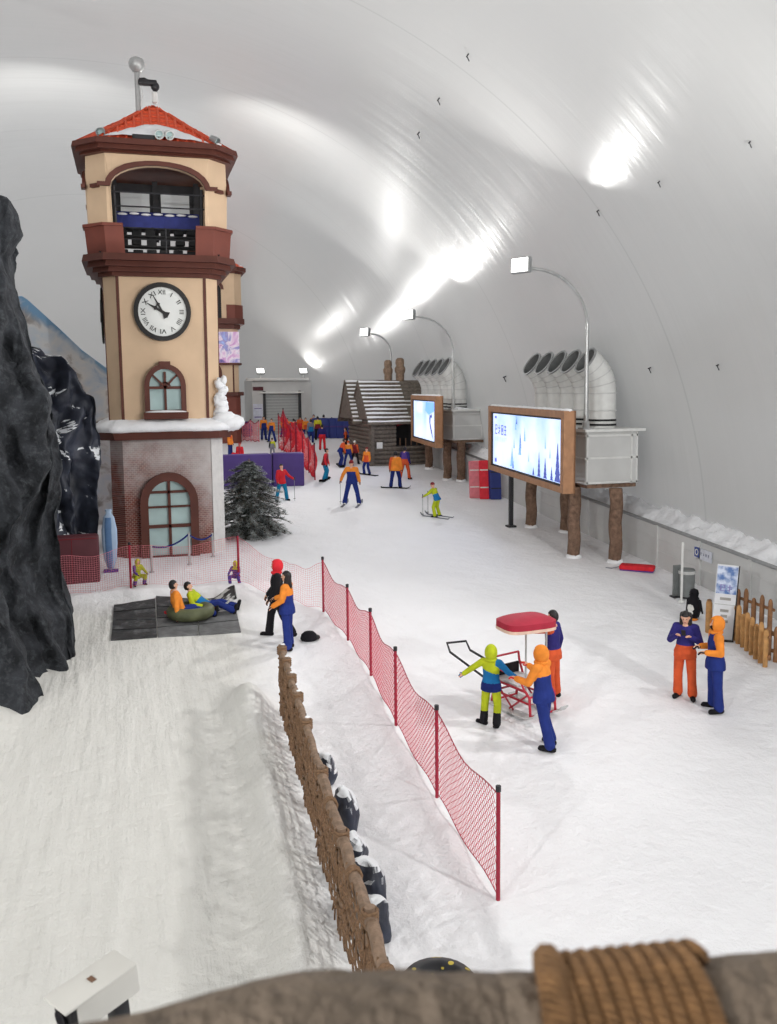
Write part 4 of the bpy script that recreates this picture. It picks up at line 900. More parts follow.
def thin_post():
    g = atL(511, 500, 12.72); T = thing('prop_post', 'thin black prop post under the far end of the nearest billboard', 'post', (g.x, g.y, SLOPE * g.y)); h = zr[0] - SLOPE * g.y + .02
    q = MB(); q.box((0, 0, h / 2 - .05), (.13, .13, h + .1)); q.build('shaft', M['dark'], T); q = MB(); q.box((0, 0, .03), (.3, .3, .06)); q.build('foot_plate', M['dark'], T)
thin_post()

# things stacked between the platforms
def leaning_boards():
    for i, (px, py, c, lb, w, h, cat) in enumerate(((477, 493, 'net_pink', 'red and white slalom panel leaning by the wall, left of the purple pads', .62, 1.55, 'panel'), (484.5, 493, 'net_red', 'narrow red panel leaning against the purple pads', .38, 1.6, 'panel'), (489.5, 493, 'purple', 'purple padded board standing against the grey wall, left one', .52, 1.6, 'pad'), (496, 494, 'bluepad', 'dark blue padded board standing against the grey wall, right of the purple one', .46, 1.5, 'pad'))):
        g = atL(px, py, 13.6 + .22 * i); T = thing('slalom_panel' if cat == 'panel' else 'padded_board', lb, cat, (g.x, g.y, SLOPE * g.y), math.radians(-10))
        R = Matrix.Rotation(math.radians(-9), 3, 'X'); q = MB(); q.box((0, 0, h / 2), (w, .12, h), bev=.03); xf(q, R); q.build('pad', M[c], T)
        q = MB(); q.box((0, -.065, h * .75), (w * .9, .012, .05)); q.box((0, -.065, h * .3), (w * .9, .012, .05)); xf(q, R); q.build('strap', M['c_white' if cat == 'panel' else 'dark'], T)
leaning_boards()
def brown_panel():
    g = gp(459, 468); T = thing('wooden_board', 'reddish brown board standing behind the farther posts', 'board', (g.x + .4, g.y + .6, SLOPE * (g.y + .6)))
    q = MB(); q.box((0, 0, .85), (1.1, .1, 1.7)); q.build('panel', mat('reddish_board', (128, 92, 86), .7), T); q = MB(); q.tube([(.2, -.06, 1.25), (.35, -.06, 1.1), (.3, -.06, .9)], .05, 6); q.build('hose', M['c_white'], T)
brown_panel()

# ------------------------------------------------------------------ log cabin
def cabin():
    f0, f1, b0 = gp(372, 466), gp(436, 466), gp(356, 455); s0 = f0.y; x0 = f0.x; x1 = dome_lat(s0 + 1, 3.2) - .45; s1 = b0.y + .3
    z0 = SLOPE * s0; T = thing('log_cabin', 'log cabin with snowy slatted roof and two round chimneys', 'cabin', (x0, s0, z0)); w, l = x1 - x0, s1 - s0
    ze = atS(400, 419, s0).z - z0; zr_ = atS(400, 381, s0 + l * .5).z - z0
    q = MB(); r = .11; n = int(ze / (2 * r)) + 1
    op = (w * .40, w * .98, .95, ze - .05)
    for k in range(n):
        z = r + 2 * r * k * .97 - .1
        segs = [(-.12, w + .12)] if not (op[2] < z < op[3]) else [(-.12, op[0]), (op[1], w + .12)]
        for a, c in segs: q.tube([(a, 0, z), (c, 0, z)], r, 8)
    q.build('front_log_wall', M['log_dark'], T, smooth='auto')
    q = MB()
    for k in range(n): q.tube([(0, -.2, r + 2 * r * k * .97), (0, l + .2, r + 2 * r * k * .97)], r, 8)
    q.build('side_log_wall', M['log_dark'], T, smooth='auto')
    q = MB()
    for k in range(n): q.tube([(w, -.2, r + 2 * r * k * .97), (w, l + .2, r + 2 * r * k * .97)], r, 8)
    q.box((w / 2, l, ze / 2), (w, .15, ze)); q.build('back_wall', M['log_dark'], T)
    q = MB(); q.box((w * .69, .95, (op[2] + op[3]) / 2), (w * .66, .1, op[3] - op[2] + .3)); q.box((w * .69, .5, .9), (w * .66, .9, .1)); q.build('dark_interior', M['dark'], T)
    q = MB(); q.box((w * .69, -.12, op[2] - .02), (w * .6, .3, .08)); q.build('counter', M['log_dark'], T)
    q = MB()
    for k in range(5): q.box((op[0] + .25 + .3 * k, .05, op[2] + .22), (.05, .05, .42))
    q.build('counter_rail', M['bark'], T)
    q = MB(); q.plate([(op[0] + .05, op[3] - .32), (op[0] + .75, op[3] - .1), (op[0] + .75, op[3] - .02), (op[0] + .05, op[3] - .05)], -.08, -.02); q.build('sign_board', M['c_dkred'], T)
    q = MB(); q.box((.38, -.13, 1.05), (.3, .04, .32)); q.build('notice', M['white'], T)
    # two stepped roof bays: the front one and the one behind to the left
    def roof(nm, xa, xb, ya, yb, ez, rz_, over=.35):
        R_ = MB(); SN = []; n = 11; ym = (ya + yb) / 2
        for sg, yy in ((1, ya - over), (-1, yb + over)):
            for k in range(n):
                t0, t1 = k / n, (k + 1) / n; y0_, y1_ = yy + (ym - yy) * t0, yy + (ym - yy) * t1; za, zb_ = ez - .25 + (rz_ - ez + .25) * t0, ez - .25 + (rz_ - ez + .25) * t1
                R_.add([(xa, y0_, za), (xb, y0_, za), (xb, y1_, zb_ - .07), (xa, y1_, zb_ - .07), (xa, y0_, za + .11), (xb, y0_, za + .11), (xb, y1_, zb_ + .03), (xa, y1_, zb_ + .03)], [(0, 3, 2, 1), (4, 5, 6, 7), (0, 1, 5, 4), (3, 7, 6, 2), (0, 4, 7, 3), (1, 2, 6, 5)])
                if sg > 0:
                    S_ = MB(); SN.append(S_); m_ = 22
                    for q_ in range(m_):
                        u0, u1 = q_ / m_, (q_ + 1) / m_; xa_, xb_ = xa + .05 + (xb - xa - .1) * u0, xa + .05 + (xb - xa - .1) * u1
                        am = (.5 + .5 * mnoise.noise(Vector((u0 * 3, k * .35, 4)))) * (1.25 - .75 * u0) - (0.25 if u0 > .62 else 0)
                        if am > .18:
                            e = min(1, am) * .62; c = lambda x, f, up: (x, y0_ + (y1_ - y0_) * f, za + .115 + (zb_ - za - .08) * f + up)
                            S_.add([c(xa_, .10, 0), c(xb_, .10, 0), c(xb_, .10 + e, 0), c(xa_, .10 + e, 0), c(xa_, .14, .045), c(xb_, .14, .045), c(xb_, .08 + e, .04), c(xa_, .08 + e, .04)], [(4, 5, 6, 7), (0, 1, 5, 4), (3, 7, 6, 2), (0, 4, 7, 3), (1, 2, 6, 5)])
        rr = R_.build('roof', M['log_dark'], T); [s_.build('snow_strip', M['snow_lump'], rr) for s_ in SN if s_.v]
        g = MB(); g.add([(xa + .06, ya, ez), (xa + .06, yb, ez), (xa + .06, ym, rz_ - .1), (xa + .16, ya, ez), (xa + .16, yb, ez), (xa + .16, ym, rz_ - .1)], [(0, 2, 1), (3, 4, 5), (0, 1, 4, 3), (1, 2, 5, 4), (2, 0, 3, 5)])
        g.build('gable', M['log_dark'], T)
    roof('front', -.30, w + .1, 0, l * .78, ze, zr_)
    roof('rear', -.62, w * .55, l * .42, l + .25, ze, zr_ + .05)
    for nm, px, top, rr in (('a', 388, 360, .21), ('b', 400, 358, .24)):
        c = atS(px, 380, s0 + l * .42); zt = atS(px, top, s0 + l * .42).z - z0; x, y = c.x - x0, l * .42; zq = zr_ - .35; H = zt - zq
        q = MB(); q.lathe([(rr * .85, 0), (rr * .95, H * .42), (rr * .9, H * .46), (rr * 1.2, H * .55), (rr * 1.2, H * .66), (rr * .85, H * .74), (rr * 1.0, H * .82), (rr * .95, H * .93), (rr * .55, H), (.0001, H)], (x, y, zq), 16); q.disp(.02, 9); q.build('chimney', M['log'], T, smooth=True)
cabin()

# ------------------------------------------------------------------ far end: door house, pads, nets
def garage():
    s = 57.6; a, c = atS(253, 430, s), atS(312, 430, s); z0 = SLOPE * s; w = c.x - a.x; zt = atS(280, 380, s).z - z0; T = thing('entrance_house', 'white entrance house with a grey roller door in the far end wall', 'house', (a.x, s, z0)); d = 4.0
    o0, o1, oz = w * .20, w * .80, atS(280, 394, s).z - z0
    q = MB(); q.box((o0 / 2, d / 2, zt / 2), (o0, d, zt)); q.box(((o1 + w) / 2, d / 2, zt / 2), (w - o1, d, zt)); q.box((w / 2, d / 2, (oz + zt) / 2), (o1 - o0 + .02, d, zt - oz)); q.build('wall', M['panel'], T)
    q = MB(); q.box((w / 2 - .3, -.15, zt + .05), (w * .96 + .3, .5, .16)); q.build('eaves', M['white'], T)
    D = MB(); D.box(((o0 + o1) / 2, .3, oz / 2), (o1 - o0, .08, oz)); dr = D.build('roller_door', mat('roller_grey', (160, 164, 163), .5, var=.04), T)
    q = MB()
    for k in range(14): q.box(((o0 + o1) / 2, .25, oz * (k + .5) / 14), (o1 - o0, .03, .03))
    q.build('slat', M['panel'], dr)
    for x in (o0, o1): q = MB(); q.box((x, .02, oz / 2 + .1), (.16, .25, oz + .2)); q.build('jamb', M['dark'], T)
    q = MB(); q.box(((o0 + o1) / 2, -.05, oz + .1), (o1 - o0 + .5, .3, .1)); q.build('lintel', M['white'], T)
    q = MB(); q.box((o0 * .5, -.04, zt - .55), (o0 * .85, .08, .24)); q.build('sign', M['maroon'], T)
    q = MB(); q.box((o0 * .45, -.03, 1.55), (o0 * .8, .05, 1.0)); nb = q.build('notice_board', mat('notice_pale', (204, 208, 222), .5), T)
    q = MB(); q.box((o0 * .45, -.06, 1.2), (o0 * .6, .01, .06)); q.box((o0 * .45, -.06, 1.75), (o0 * .6, .01, .04)); q.build('printing', M['c_purple'], nb)
    for px, lb in ((261, 'bright floodlight on a short post over the far entrance, left one'), (304, 'bright floodlight on a short post over the far entrance, right one')):
        p = atS(px, 373, s); t = thing('floodlight', lb, 'floodlight', (p.x, s + .3, z0 + zt), 0, 'floodlights over the far entrance'); h = p.z - z0 - zt
        q = MB(); q.tube([(0, 0, 0), (0, 0, h)], .05, 8); q.build('post', M['white'], t)
        R = Matrix.Rotation(math.radians(48), 3, 'X'); q = MB(); q.box((0, 0, 0), (.52, .42, .14), bev=.03); xf(q, R, (0, 0, h + .1)); q.build('housing', M['grey'], t)
        q = MB(); q.box((0, 0, .08), (.46, .36, .03)); xf(q, R, (0, 0, h + .1)); q.build('lens', M['lens'], t)
        w_ = Vector((p.x, s + .3, z0 + zt + h + .1)) + R @ Vector((0, 0, .2)); uplight(w_, w_ + R @ Vector((0, 0, 1)), FLOOD_W * .16, .5, spread=165)
garage()
def net_panel(a, b_, ha, hb, mt, parent, o0, sp=.09, r=.006, sag=.12, diag=True, base=.05, seg=4, belly=.0):
    """a net hung between two feet a and b_, strands as thin tubes"""
    ln = (b_ - a).length; hh = (ha + hb) / 2
    def P(u, v):
        g = a.lerp(b_, u); top = ha + (hb - ha) * u - sag * 4 * u * (1 - u); z = base + .04 * math.sin(u * 9) + (top - base) * v
        n = Vector((-(b_ - a).y, (b_ - a).x, 0)).normalized() * (belly * math.sin(math.pi * v) * math.sin(math.pi * u)); return g - o0 + Vector((0, 0, z)) + n
    q = MB()
    if diag:
        k = hh / ln; n = int(ln / sp)
        for i in range(-int(hh / sp) - 1, n + 1):
            for sg in (1, -1):
                u0 = i * sp / ln; pts = []
                for j in range(seg * 2 + 1):
                    v = j / (seg * 2); u = u0 + v * k
                    if -1e-6 <= u <= 1.0: pts.append(P(u if sg > 0 else 1 - u, v))
                if len(pts) > 1: q.tube(pts, r, 3, cap=False)
    else:
        n = int(ln / sp); m_ = int(hh / sp)
        for i in range(n + 1): q.tube([P(i / n, j / seg) for j in range(seg + 1)], r, 3, cap=False)
        for j in range(1, m_): q.tube([P(i / 8, j / m_) for i in range(9)], r, 3, cap=False)
    o = q.build('net', mt, parent, fixn=False)
    
    for v_, k_ in ((1, 1.9), (0, 1.5)): q = MB(); q.tube([P(i / 10, v_) for i in range(11)], r * k_, 5); q.build('edge_cord', mt if not diag else M['pole_red'], parent)
def net_fence(label, pts, mt, pole, sp, r, sag, diag, pr=.035, group=None, belly=0.0, over=.06, bare=()):
    """pts: (px, foot py, top py)"""
    G = [(gnd(px, fy), hgt(px, fy, hy)) for px, fy, hy in pts]; o0 = G[0][0].copy()
    T = thing('net_fence', label, 'net', o0, 0, group)
    for gi, (g, h) in enumerate(G):
        if gi in bare: continue
        q = MB(); q.tube([g - o0 + Vector((0, 0, -.06)), g - o0 + Vector((0, 0, h))], pr, 8); p = q.build('pole', pole, T, smooth='auto')
        q = MB(); q.lathe([(pr * 1.25, 0), (pr * 1.25, .07), (.0001, .08)], g - o0 + Vector((0, 0, h - .02)), 8); q.build('pole_cap', M['dark'], p)
    for (a, ha), (b_, hb) in zip(G, G[1:]): net_panel(a, b_, ha - over, hb - over, mt, T, o0, sp, r, sag, diag, belly=belly)
    return T
NEAR = [(498, 900, 790), (437, 797, 708), (396, 726, 650), (371, 676, 611), (348, 640, 586), (323.5, 612, 559)]
net_fence('red net fence on crimson poles running through the middle of the snow, past the sleigh', NEAR, M['net'], M['pole_red'], .105, .0046, .14, True, .028)
net_fence('pale red net fence along the back of the tubing lane in front of the tower', [(56, 600, 556), (131, 588, 544), (239, 588, 540), (290, 602, 562), (323, 611.5, 561)], M['net_pink'], M['pole_red'], .062, .0027, .10, False, .03, bare=(3, 4))
net_fence('bright red safety net hung high between poles in the middle of the far slope', [(279, 449, 414), (284, 452, 409), (291, 456, 424), (296, 462, 421)], M['net_red'], M['pole_red'], .085, .013, .25, True, .03, belly=.5)
net_fence('red net row coming forward beside the purple padded barrier', [(297, 462, 424), (303, 467, 430), (309, 473, 437), (315, 480, 444)], M['net_red'], M['pole_red'], .085, .011, .12, True, .03, belly=.25)
net_fence('pale pink net in the far left background by the second tower', [(243, 441, 421), (251, 441.5, 420), (259, 442, 421)], M['net_pink'], M['net_pink'], .09, .014, .1, True, .03)
def barrier():
    a, c = gp(214, 490), gp(305, 486); mid = gp(273, 487); h = 1.38
    for (p, e, lb) in ((a, mid, 'long purple padded barrier behind the fir tree'), (mid, c, 'short purple padded barrier end to the right of the fir tree')):
        d = e - p; ln = math.hypot(d.x, d.y); ang = math.atan2(d.y, d.x); T = thing('padded_barrier', lb, 'barrier', (p.x, p.y, SLOPE * p.y), ang, 'purple padded barriers')
        q = MB(); q.box((ln / 2, .35, h / 2 + .04), (ln - .03, .7, h + .1), bev=.07); q.build('pad', M['purple'], T, smooth='auto')
        q = MB(); q.box((ln / 2, .35, .01), (ln - .1, .6, .14)); q.build('base', M['dark'], T)
    g = gp(239.5, 461); T = thing('marker_pole', 'short red marker pole behind the purple barrier', 'pole', (g.x, g.y, SLOPE * g.y)); q = MB(); q.tube([(0, 0, -.02), (0, 0, .95)], .035, 7); q.build('pole', M['pole_red'], T); q = MB(); q.lathe([(.1, 0), (.1, .04), (.04, .07)], n=8); q.build('base', M['dark'], T)
barrier()
def far_pads():
    for i, px in enumerate((318, 326, 334, 341, 348)):
        g = gp(px, 438.5); z = SLOPE * g.y; lb = ['dark blue crash pad at the far end, leftmost of the row', 'dark blue crash pad at the far end, second from the left', 'dark blue crash pad at the far end, in the middle of the row', 'dark blue crash pad at the far end, second from the right', 'dark blue crash pad at the far end, nearest the log cabin'][i]
        T = thing('crash_pad', lb, 'pad', (g.x, g.y, z), 0, 'blue crash pads at the far end'); h = atS(px, 418.5, g.y).z - z
        q = MB(); q.box((0, .4, h / 2), (.56, .7, h + .05), bev=.10); q.build('pad', M['bluepad'], T, smooth='auto'); q = MB(); q.box((0, .045, h * .6), (.5, .02, .08)); q.build('band', M['purple'], T)
    g = gp(248, 437); T = thing('sledge_bag', 'small purple bag hanging at the far pink net', 'bag', (g.x - .1, g.y - .3, SLOPE * g.y)); q = MB(); q.lathe([(.0001, .02), (.3, .05), (.36, .4), (.3, .8), (.1, 1.0), (.0001, 1.02)], n=12, sy=.6); q.build('body', M['purple'], T, smooth=True); q = MB(); q.tube([(-.3, 0, .8), (-.45, 0, 1.2), (-.5, 0, 1.25)], .05, 6); q.build('strap', M['c_white'], T)
far_pads()
# hooks and hangers on the membrane
def hook(px, py):
    lo, hi = 3.0, 80.0; d = ray(px, py)
    def outside(t):
        p = C0 + d * t; k = dome_k(p.y)
        if k <= 0: return True
        return abs((p.x - DC) / (DA * k)) ** DN + (max(0, p.z - SLOPE * p.y) / (DB * k)) ** DN > 1
    for _ in range(50):
        mid = (lo + hi) / 2
        if outside(mid): hi = mid
        else: lo = mid
    return C0 + d * (lo - .02)
for px, py, lb in ((752, 140, 'small dark hanger on the membrane, the big one at the upper right'), (661, 180, 'small dark hanger on the membrane, right of the second bright reflection'), (600, 209, 'small dark hanger on the membrane, above the nearest street lamp'), (469, 53, 'small dark hanger high on the membrane near the top middle'), (420, 131, 'small dark hanger on the membrane, left of centre'), (440, 97, 'small dark hanger on the membrane, below the topmost one'), (507, 376, 'small dark hook on the membrane above the nearest billboard'), (652, 367, 'small dark hook on the membrane right of the ducts'), (720, 364, 'small dark hook on the membrane at the far right')):
    p = hook(px, py); k = (p - C0).length / F; T = thing('ceiling_hanger', lb, 'hanger', p, 0, 'hangers on the membrane')
    out = Vector((p.x - DC, 0, (p.z - SLOPE * p.y) * 1.05)).normalized(); s = k * 9
    q = MB(); q.tube([out * .12, -out * s * .5], s * .07, 6); q.tube([(-out * s * .4), (-out * s * .4) + Vector((.2 * s, -.1 * s, -.5 * s))], s * .05, 6); q.build('stem', M['dark'], T)
    q = MB(); q.ell(out * .02, (s * .18, s * .18, s * .18), 8); q.build('mount_pad', M['grey'], T)
# ------------------------------------------------------------------ landing mats of the tubing lane
m = M['mat'] = mat('black_mat', (52, 53, 55), 0.6, var=0.35, nscale=3, bump=0.3, bscale=12)
N, L, b = nodes(m); src = b.inputs['Base Color'].links[0].from_socket
tc = N.new('ShaderNodeTexCoord'); nz = N.new('ShaderNodeTexNoise'); nz.inputs['Scale'].default_value = 2.6; nz.inputs['Detail'].default_value = 8; nz.inputs['Roughness'].default_value = .7; L.new(tc.outputs['Object'], nz.inputs['Vector'])
r = N.new('ShaderNodeMapRange'); L.new(nz.outputs['Fac'], r.inputs[0]); r.inputs[1].default_value = .52; r.inputs[2].default_value = .78; r.inputs[4].default_value = .75
L.new(mixrgb(N, L, r.outputs[0], src, lin((150, 152, 154))), b.inputs['Base Color'])
M['mat_grey'] = mat('grey_mat', (104, 105, 106), 0.7, var=0.3, nscale=4, bump=0.3, bscale=12)
M['mat_snowy'] = mat('snowy_mat', (44, 45, 47), .6, var=.3, nscale=3)
N, L, b = nodes(M['mat_snowy']); src = b.inputs['Base Color'].links[0].from_socket; tc = N.new('ShaderNodeTexCoord'); nz = N.new('ShaderNodeTexNoise'); nz.inputs['Scale'].default_value = 3.2; nz.inputs['Detail'].default_value = 6; L.new(tc.outputs['Object'], nz.inputs['Vector']); r = N.new('ShaderNodeMapRange'); L.new(nz.outputs['Fac'], r.inputs[0]); r.inputs[1].default_value = .52; r.inputs[2].default_value = .58; L.new(mixrgb(N, L, r.outputs[0], src, lin((214, 214, 212))), b.inputs['Base Color'])
def mats():
    quad = lambda *p: [gp(*q) for q in p]
    rows = [('front left black landing mat', quad((111, 641), (157, 638), (156, 621), (113, 622)), 'mat', 0), ('back left black landing mat', quad((113, 621), (156, 620), (155, 600), (114, 606)), 'mat', 0),
            ('front middle grey landing mat below the tube', quad((158, 638), (198, 635.5), (198, 617), (157, 620)), 'mat_grey', 0), ('front right grey landing mat', quad((199, 635.5), (241, 632.5), (236, 611), (199, 617)), 'mat_grey', 0),
            ('back middle black landing mat under the tube', quad((157, 619), (198, 616.5), (198, 600), (156, 598)), 'mat', 0), ('black landing mat with its snowy right end curled up', quad((199, 616), (236, 611), (234, 598), (199, 600)), 'mat', 1)]
    for lb, q, mt, curl in rows:
        c = sum(q, Vector()) / 4; T = thing('landing_mat', lb, 'mat', (c.x, c.y, gz(c.x, c.y)), 0, 'landing mats'); mb = MB(); n = 12
        for j in range(n + 1):
            for k in range(n + 1):
                u, v = k / n, j / n; p = q[0].lerp(q[1], u).lerp(q[3].lerp(q[2], u), v); z = gz(p.x, p.y) + .035 + .012 * mnoise.noise(Vector((p.x * 3, p.y * 3, 1)))
                if curl: z += .30 * sstep(.35, 1.0, u)
                mb.v.append((p.x - c.x, p.y - c.y, z - T.location.z))
        N1 = (n + 1) ** 2; mb.v += [(x, y, z - .05) for x, y, z in mb.v]
        for j in range(n):
            for k in range(n):
                a = j * (n + 1) + k; mb.f.append((a, a + 1, a + n + 2, a + n + 1)); mb.f.append((N1 + a, N1 + a + n + 1, N1 + a + n + 2, N1 + a + 1))
        bd = [k for k in range(n + 1)] + [j * (n + 1) + n for j in range(1, n + 1)] + [n * (n + 1) + k for k in range(n - 1, -1, -1)] + [j * (n + 1) for j in range(n - 1, 0, -1)]
        for a, c_ in zip(bd, bd[1:] + bd[:1]): mb.f.append((a, N1 + a, N1 + c_, c_))
        mb.m = [0] * len(mb.f); mb.build('pad', M['mat_snowy' if curl else mt], T, smooth='auto')
        w = MB(); a_, b_ = Vector(mb.v[0]), Vector(mb.v[n]); c2, d2 = Vector(mb.v[(n + 1) * (n // 2)]), Vector(mb.v[(n + 1) * (n // 2) + n])
        if not curl: w.tube([c2 + Vector((0, 0, .004)), d2 + Vector((0, 0, .004))], .012, 4); w.build('seam', M['black'], T)
        else:
            w.tube([Vector(mb.v[j * (n + 1) + n]) + Vector((0, 0, -.02)) for j in range(n + 1)], .03, 6); w.build('rolled_edge', M['black'], T, smooth=True)
mats()
def snow_tube(loc, label, R, r, c1, tilt=None):
    T = thing('snow_tube', label, 'tube', loc, 0, 'snow tubes'); q = MB()
    P = [(R * math.cos(2 * math.pi * k / 28), R * math.sin(2 * math.pi * k / 28), r * .92) for k in range(28)]; q.tube(P, r, 14, closed=True)
    if tilt is not None: xf(q, tilt)
    q.build('ring', c1, T, smooth=True)
    q = MB(); q.lathe([(.0001, r * .5), (R * .9, r * .5), (R * .9, r * .62), (.0001, r * .62)], n=22)
    if tilt is not None: xf(q, tilt)
    q.build('seat_cover', M['black'], T, smooth='auto')
    for a in (0, 180):
        q = MB(); x, y = (R + r) * math.cos(math.radians(a)), (R + r) * math.sin(math.radians(a)); q.tube([(x * .97, y - .1, r), (x * 1.05, y - .06, r * 1.05), (x * 1.05, y + .06, r * 1.05), (x * .97, y + .1, r)], .015, 6)
        if tilt is not None: xf(q, tilt)
        q.build('handle', M['c_red'], T)
    return T
m = M['tube_olive'] = mat('olive_tube', (84, 88, 62), .6, var=.35, nscale=3)
tg = gp(191, 619)
TUBE = snow_tube((tg.x, tg.y, gz(tg.x, tg.y) + .05), 'olive-black snow tube on the landing mats carrying two riders', .42, .15, m)
m = M['tube_yellow'] = mat('black_yellow_tube', (30, 30, 34), .5); N, L, b = nodes(m)
tc = N.new('ShaderNodeTexCoord'); wv = N.new('ShaderNodeTexVoronoi'); wv.inputs['Scale'].default_value = 9; L.new(tc.outputs['Object'], wv.inputs['Vector'])
L.new(mixrgb(N, L, math_(N, L, 'LESS_THAN', wv.outputs['Distance'], .30), b.inputs['Base Color'].links[0].from_socket, lin((190, 170, 60))), b.inputs['Base Color'])
g = gp(439, 1001); snow_tube((g.x, g.y, gz(g.x, g.y)), 'black snow tube with yellow marks just beyond the balcony rail', .29, .135, m)
def dark_hat():
    g = gnd(309, 640); T = thing('helmet', 'small black helmet lying on the snow beside the standing pair', 'helmet', (g.x, g.y, g.z)); q = MB(); q.lathe([(.15, 0), (.17, .05), (.15, .13), (.09, .19), (.0001, .21)], n=16, sx=1.15); q.build('shell', M['c_black'], T, smooth='auto'); q = MB(); q.ell((.17, -.03, .06), (.08, .11, .05), 12); q.build('visor', M['black'], T, smooth=True)
dark_hat()

# ------------------------------------------------------------------ things along the right wall
def right_side():
    g = gp(686, 597.5); z = SLOPE * g.y; x = min(g.x, WL - .32)
    T = thing('litter_bin', 'grey cylindrical bin standing against the right wall', 'bin', (x, g.y, z)); q = MB(); q.lathe([(.19, .0), (.20, .05), (.21, .72), (.20, .76), (.0001, .77)], n=20); q.build('drum', mat('bin_grey', (120, 124, 124), .5, .2, var=.1), T, smooth='auto'); q = MB(); q.lathe([(.215, .64), (.22, .66), (.22, .70), (.215, .72)], n=20); q.build('lid_band', M['panel'], T)
    q = MB(); q.lathe([(.185, .0), (.20, .02), (.20, .06)], n=20); q.build('base', M['dark'], T)
    T = thing('metal_panel', 'narrow dark grey panel standing left of the grey bin', 'panel', (x - .20, g.y + .12, z)); q = MB(); q.box((0, 0, .42), (.22, .08, .86), bev=.01); q.build('sheet', mat('panel_dark_grey', (112, 116, 116), .5, .2), T); q = MB(); q.box((0, 0, .02), (.3, .2, .04)); q.build('foot', M['dark'], T)
    g2 = gp(684, 602); T = thing('white_pole', 'thin white pole standing in front of the grey bin', 'pole', (g2.x - .08, g2.y, SLOPE * g2.y)); q = MB(); q.tube([(0, 0, -.05), (0, 0, 1.55)], .032, 8); q.build('pole', M['white'], T); q = MB(); q.lathe([(.09, 0), (.09, .03), (.04, .06)], n=10); q.build('base', M['white'], T)
    # penguin figure
    g = gp(693.5, 619); T = thing('penguin_figure', 'small black and white penguin figure standing before the wall', 'figure', (g.x, g.y, SLOPE * g.y), math.radians(-70))
    q = MB(); q.lathe([(.06, .02), (.13, .06), (.17, .22), (.16, .40), (.12, .52), (.10, .56), (.115, .64), (.09, .72), (.0001, .76)], n=18, sy=.92); q.build('body', M['c_black'], T, smooth=True)
    q = MB(); q.ell((0, -.055, .27), (.125, .11, .22), 16); q.build('belly', M['c_white'], T, smooth=True)
    q = MB(); q.cap((0, -.09, .64), (0, -.20, .62), .03, .008); q.build('beak', M['c_boot'], T, smooth=True)
    for sg in (-1, 1):
        q = MB(); q.cap((sg * .15, 0, .46), (sg * .22, .03, .18), .045, .02, 8); q.build('flipper', M['c_black'], T, smooth=True)
        q = MB(); q.ell((sg * .08, -.08, .015), (.07, .12, .03), 10); q.build('foot', M['c_orange'], T, smooth=True)
    # wall sign
    a, c = atL(695, 542, WL - .03), atL(712, 551, WL - .03); lo = atL(695, 550.5, WL - .03)
    y0, y1 = min(a.y, c.y), max(a.y, c.y); zm = SLOPE * (y0 + y1) / 2 + .92; T = thing('wall_sign', 'small white and blue sign on the grey right wall', 'sign', (WL - .015, y1, SLOPE * y1 + .74), math.radians(-90)); ln = y1 - y0; hh = .30
    q = MB(); q.add([(0, -.0, 0), (ln, 0, -SLOPE * ln), (ln, 0, hh - SLOPE * ln), (0, 0, hh), (0, -.03, 0), (ln, -.03, -SLOPE * ln), (ln, -.03, hh - SLOPE * ln), (0, -.03, hh)], [(4, 5, 6, 7), (0, 3, 2, 1), (0, 1, 5, 4), (3, 7, 6, 2), (0, 4, 7, 3), (1, 2, 6, 5)]); q.build('plate', mat('sign_white', (206, 210, 220), .5), T)
    q = MB(); q.box((ln * .16, -.034, hh * .52), (ln * .28, .008, hh * .9)); q.build('blue_field', mat('sign_blue', (66, 84, 150), .5), T)
    q = MB(); q.band(arc(ln * .16, hh * .52, .05, .06, 0, 360, 16)[:-1], arc(ln * .16, hh * .52, .075, .09, 0, 360, 16)[:-1], -.044, -.036, closed=True); q.build('emblem', M['c_white'], T)
    q = MB(); q = None
    mi_ = mat('sign_ink', (90, 100, 130), .5)
    for k in range(4): q = MB(); glyph_row(q, 1, ln * (.38 + .14 * k), hh * .40, hh * .26, -.034, 0, k); q.v = [(x_, y_, z_ - SLOPE * x_) for x_, y_, z_ in q.v]; q.build('character', mi_, T, fixn=False)
    # leaning notice board
    g = gp(721, 641); tl = hgt(728, 643, 566); T = thing('notice_stand', 'tall white and blue notice board leaning behind the orange-hooded person', 'sign', (g.x, g.y, SLOPE * g.y), math.radians(-22)); w, h = .46, tl * .98
    R = Matrix.Rotation(math.radians(-7), 3, 'X') @ Matrix.Rotation(math.radians(5.5), 3, 'Y')
    def P(name, mb, mt, par): return xf(mb, R).build(name, mt, par, fixn=True)
    q = MB(); q.box((0, 0, h / 2), (w, .05, h)); bd = P('board', q, mat('board_white', (214, 216, 220), .5, var=.04), T)
    m = mat('winter_print', (130, 160, 205), .5); N_, L_, b_ = nodes(m); tc_ = N_.new('ShaderNodeTexCoord'); n_ = N_.new('ShaderNodeTexNoise'); n_.inputs['Scale'].default_value = 6; n_.inputs['Detail'].default_value = 5; L_.new(tc_.outputs['Object'], n_.inputs['Vector']); rp_ = N_.new('ShaderNodeValToRGB'); rp_.color_ramp.elements[0].position = .38; rp_.color_ramp.elements[0].color = (*lin((84, 116, 172)), 1); rp_.color_ramp.elements[1].position = .62; rp_.color_ramp.elements[1].color = (*lin((206, 216, 234)), 1); L_.new(n_.outputs['Fac'], rp_.inputs[0]); L_.new(rp_.outputs[0], b_.inputs['Base Color'])
    q = MB(); q.box((0, -.028, h * .80), (w * .96, .006, h * .36)); P('picture', q, m, bd)
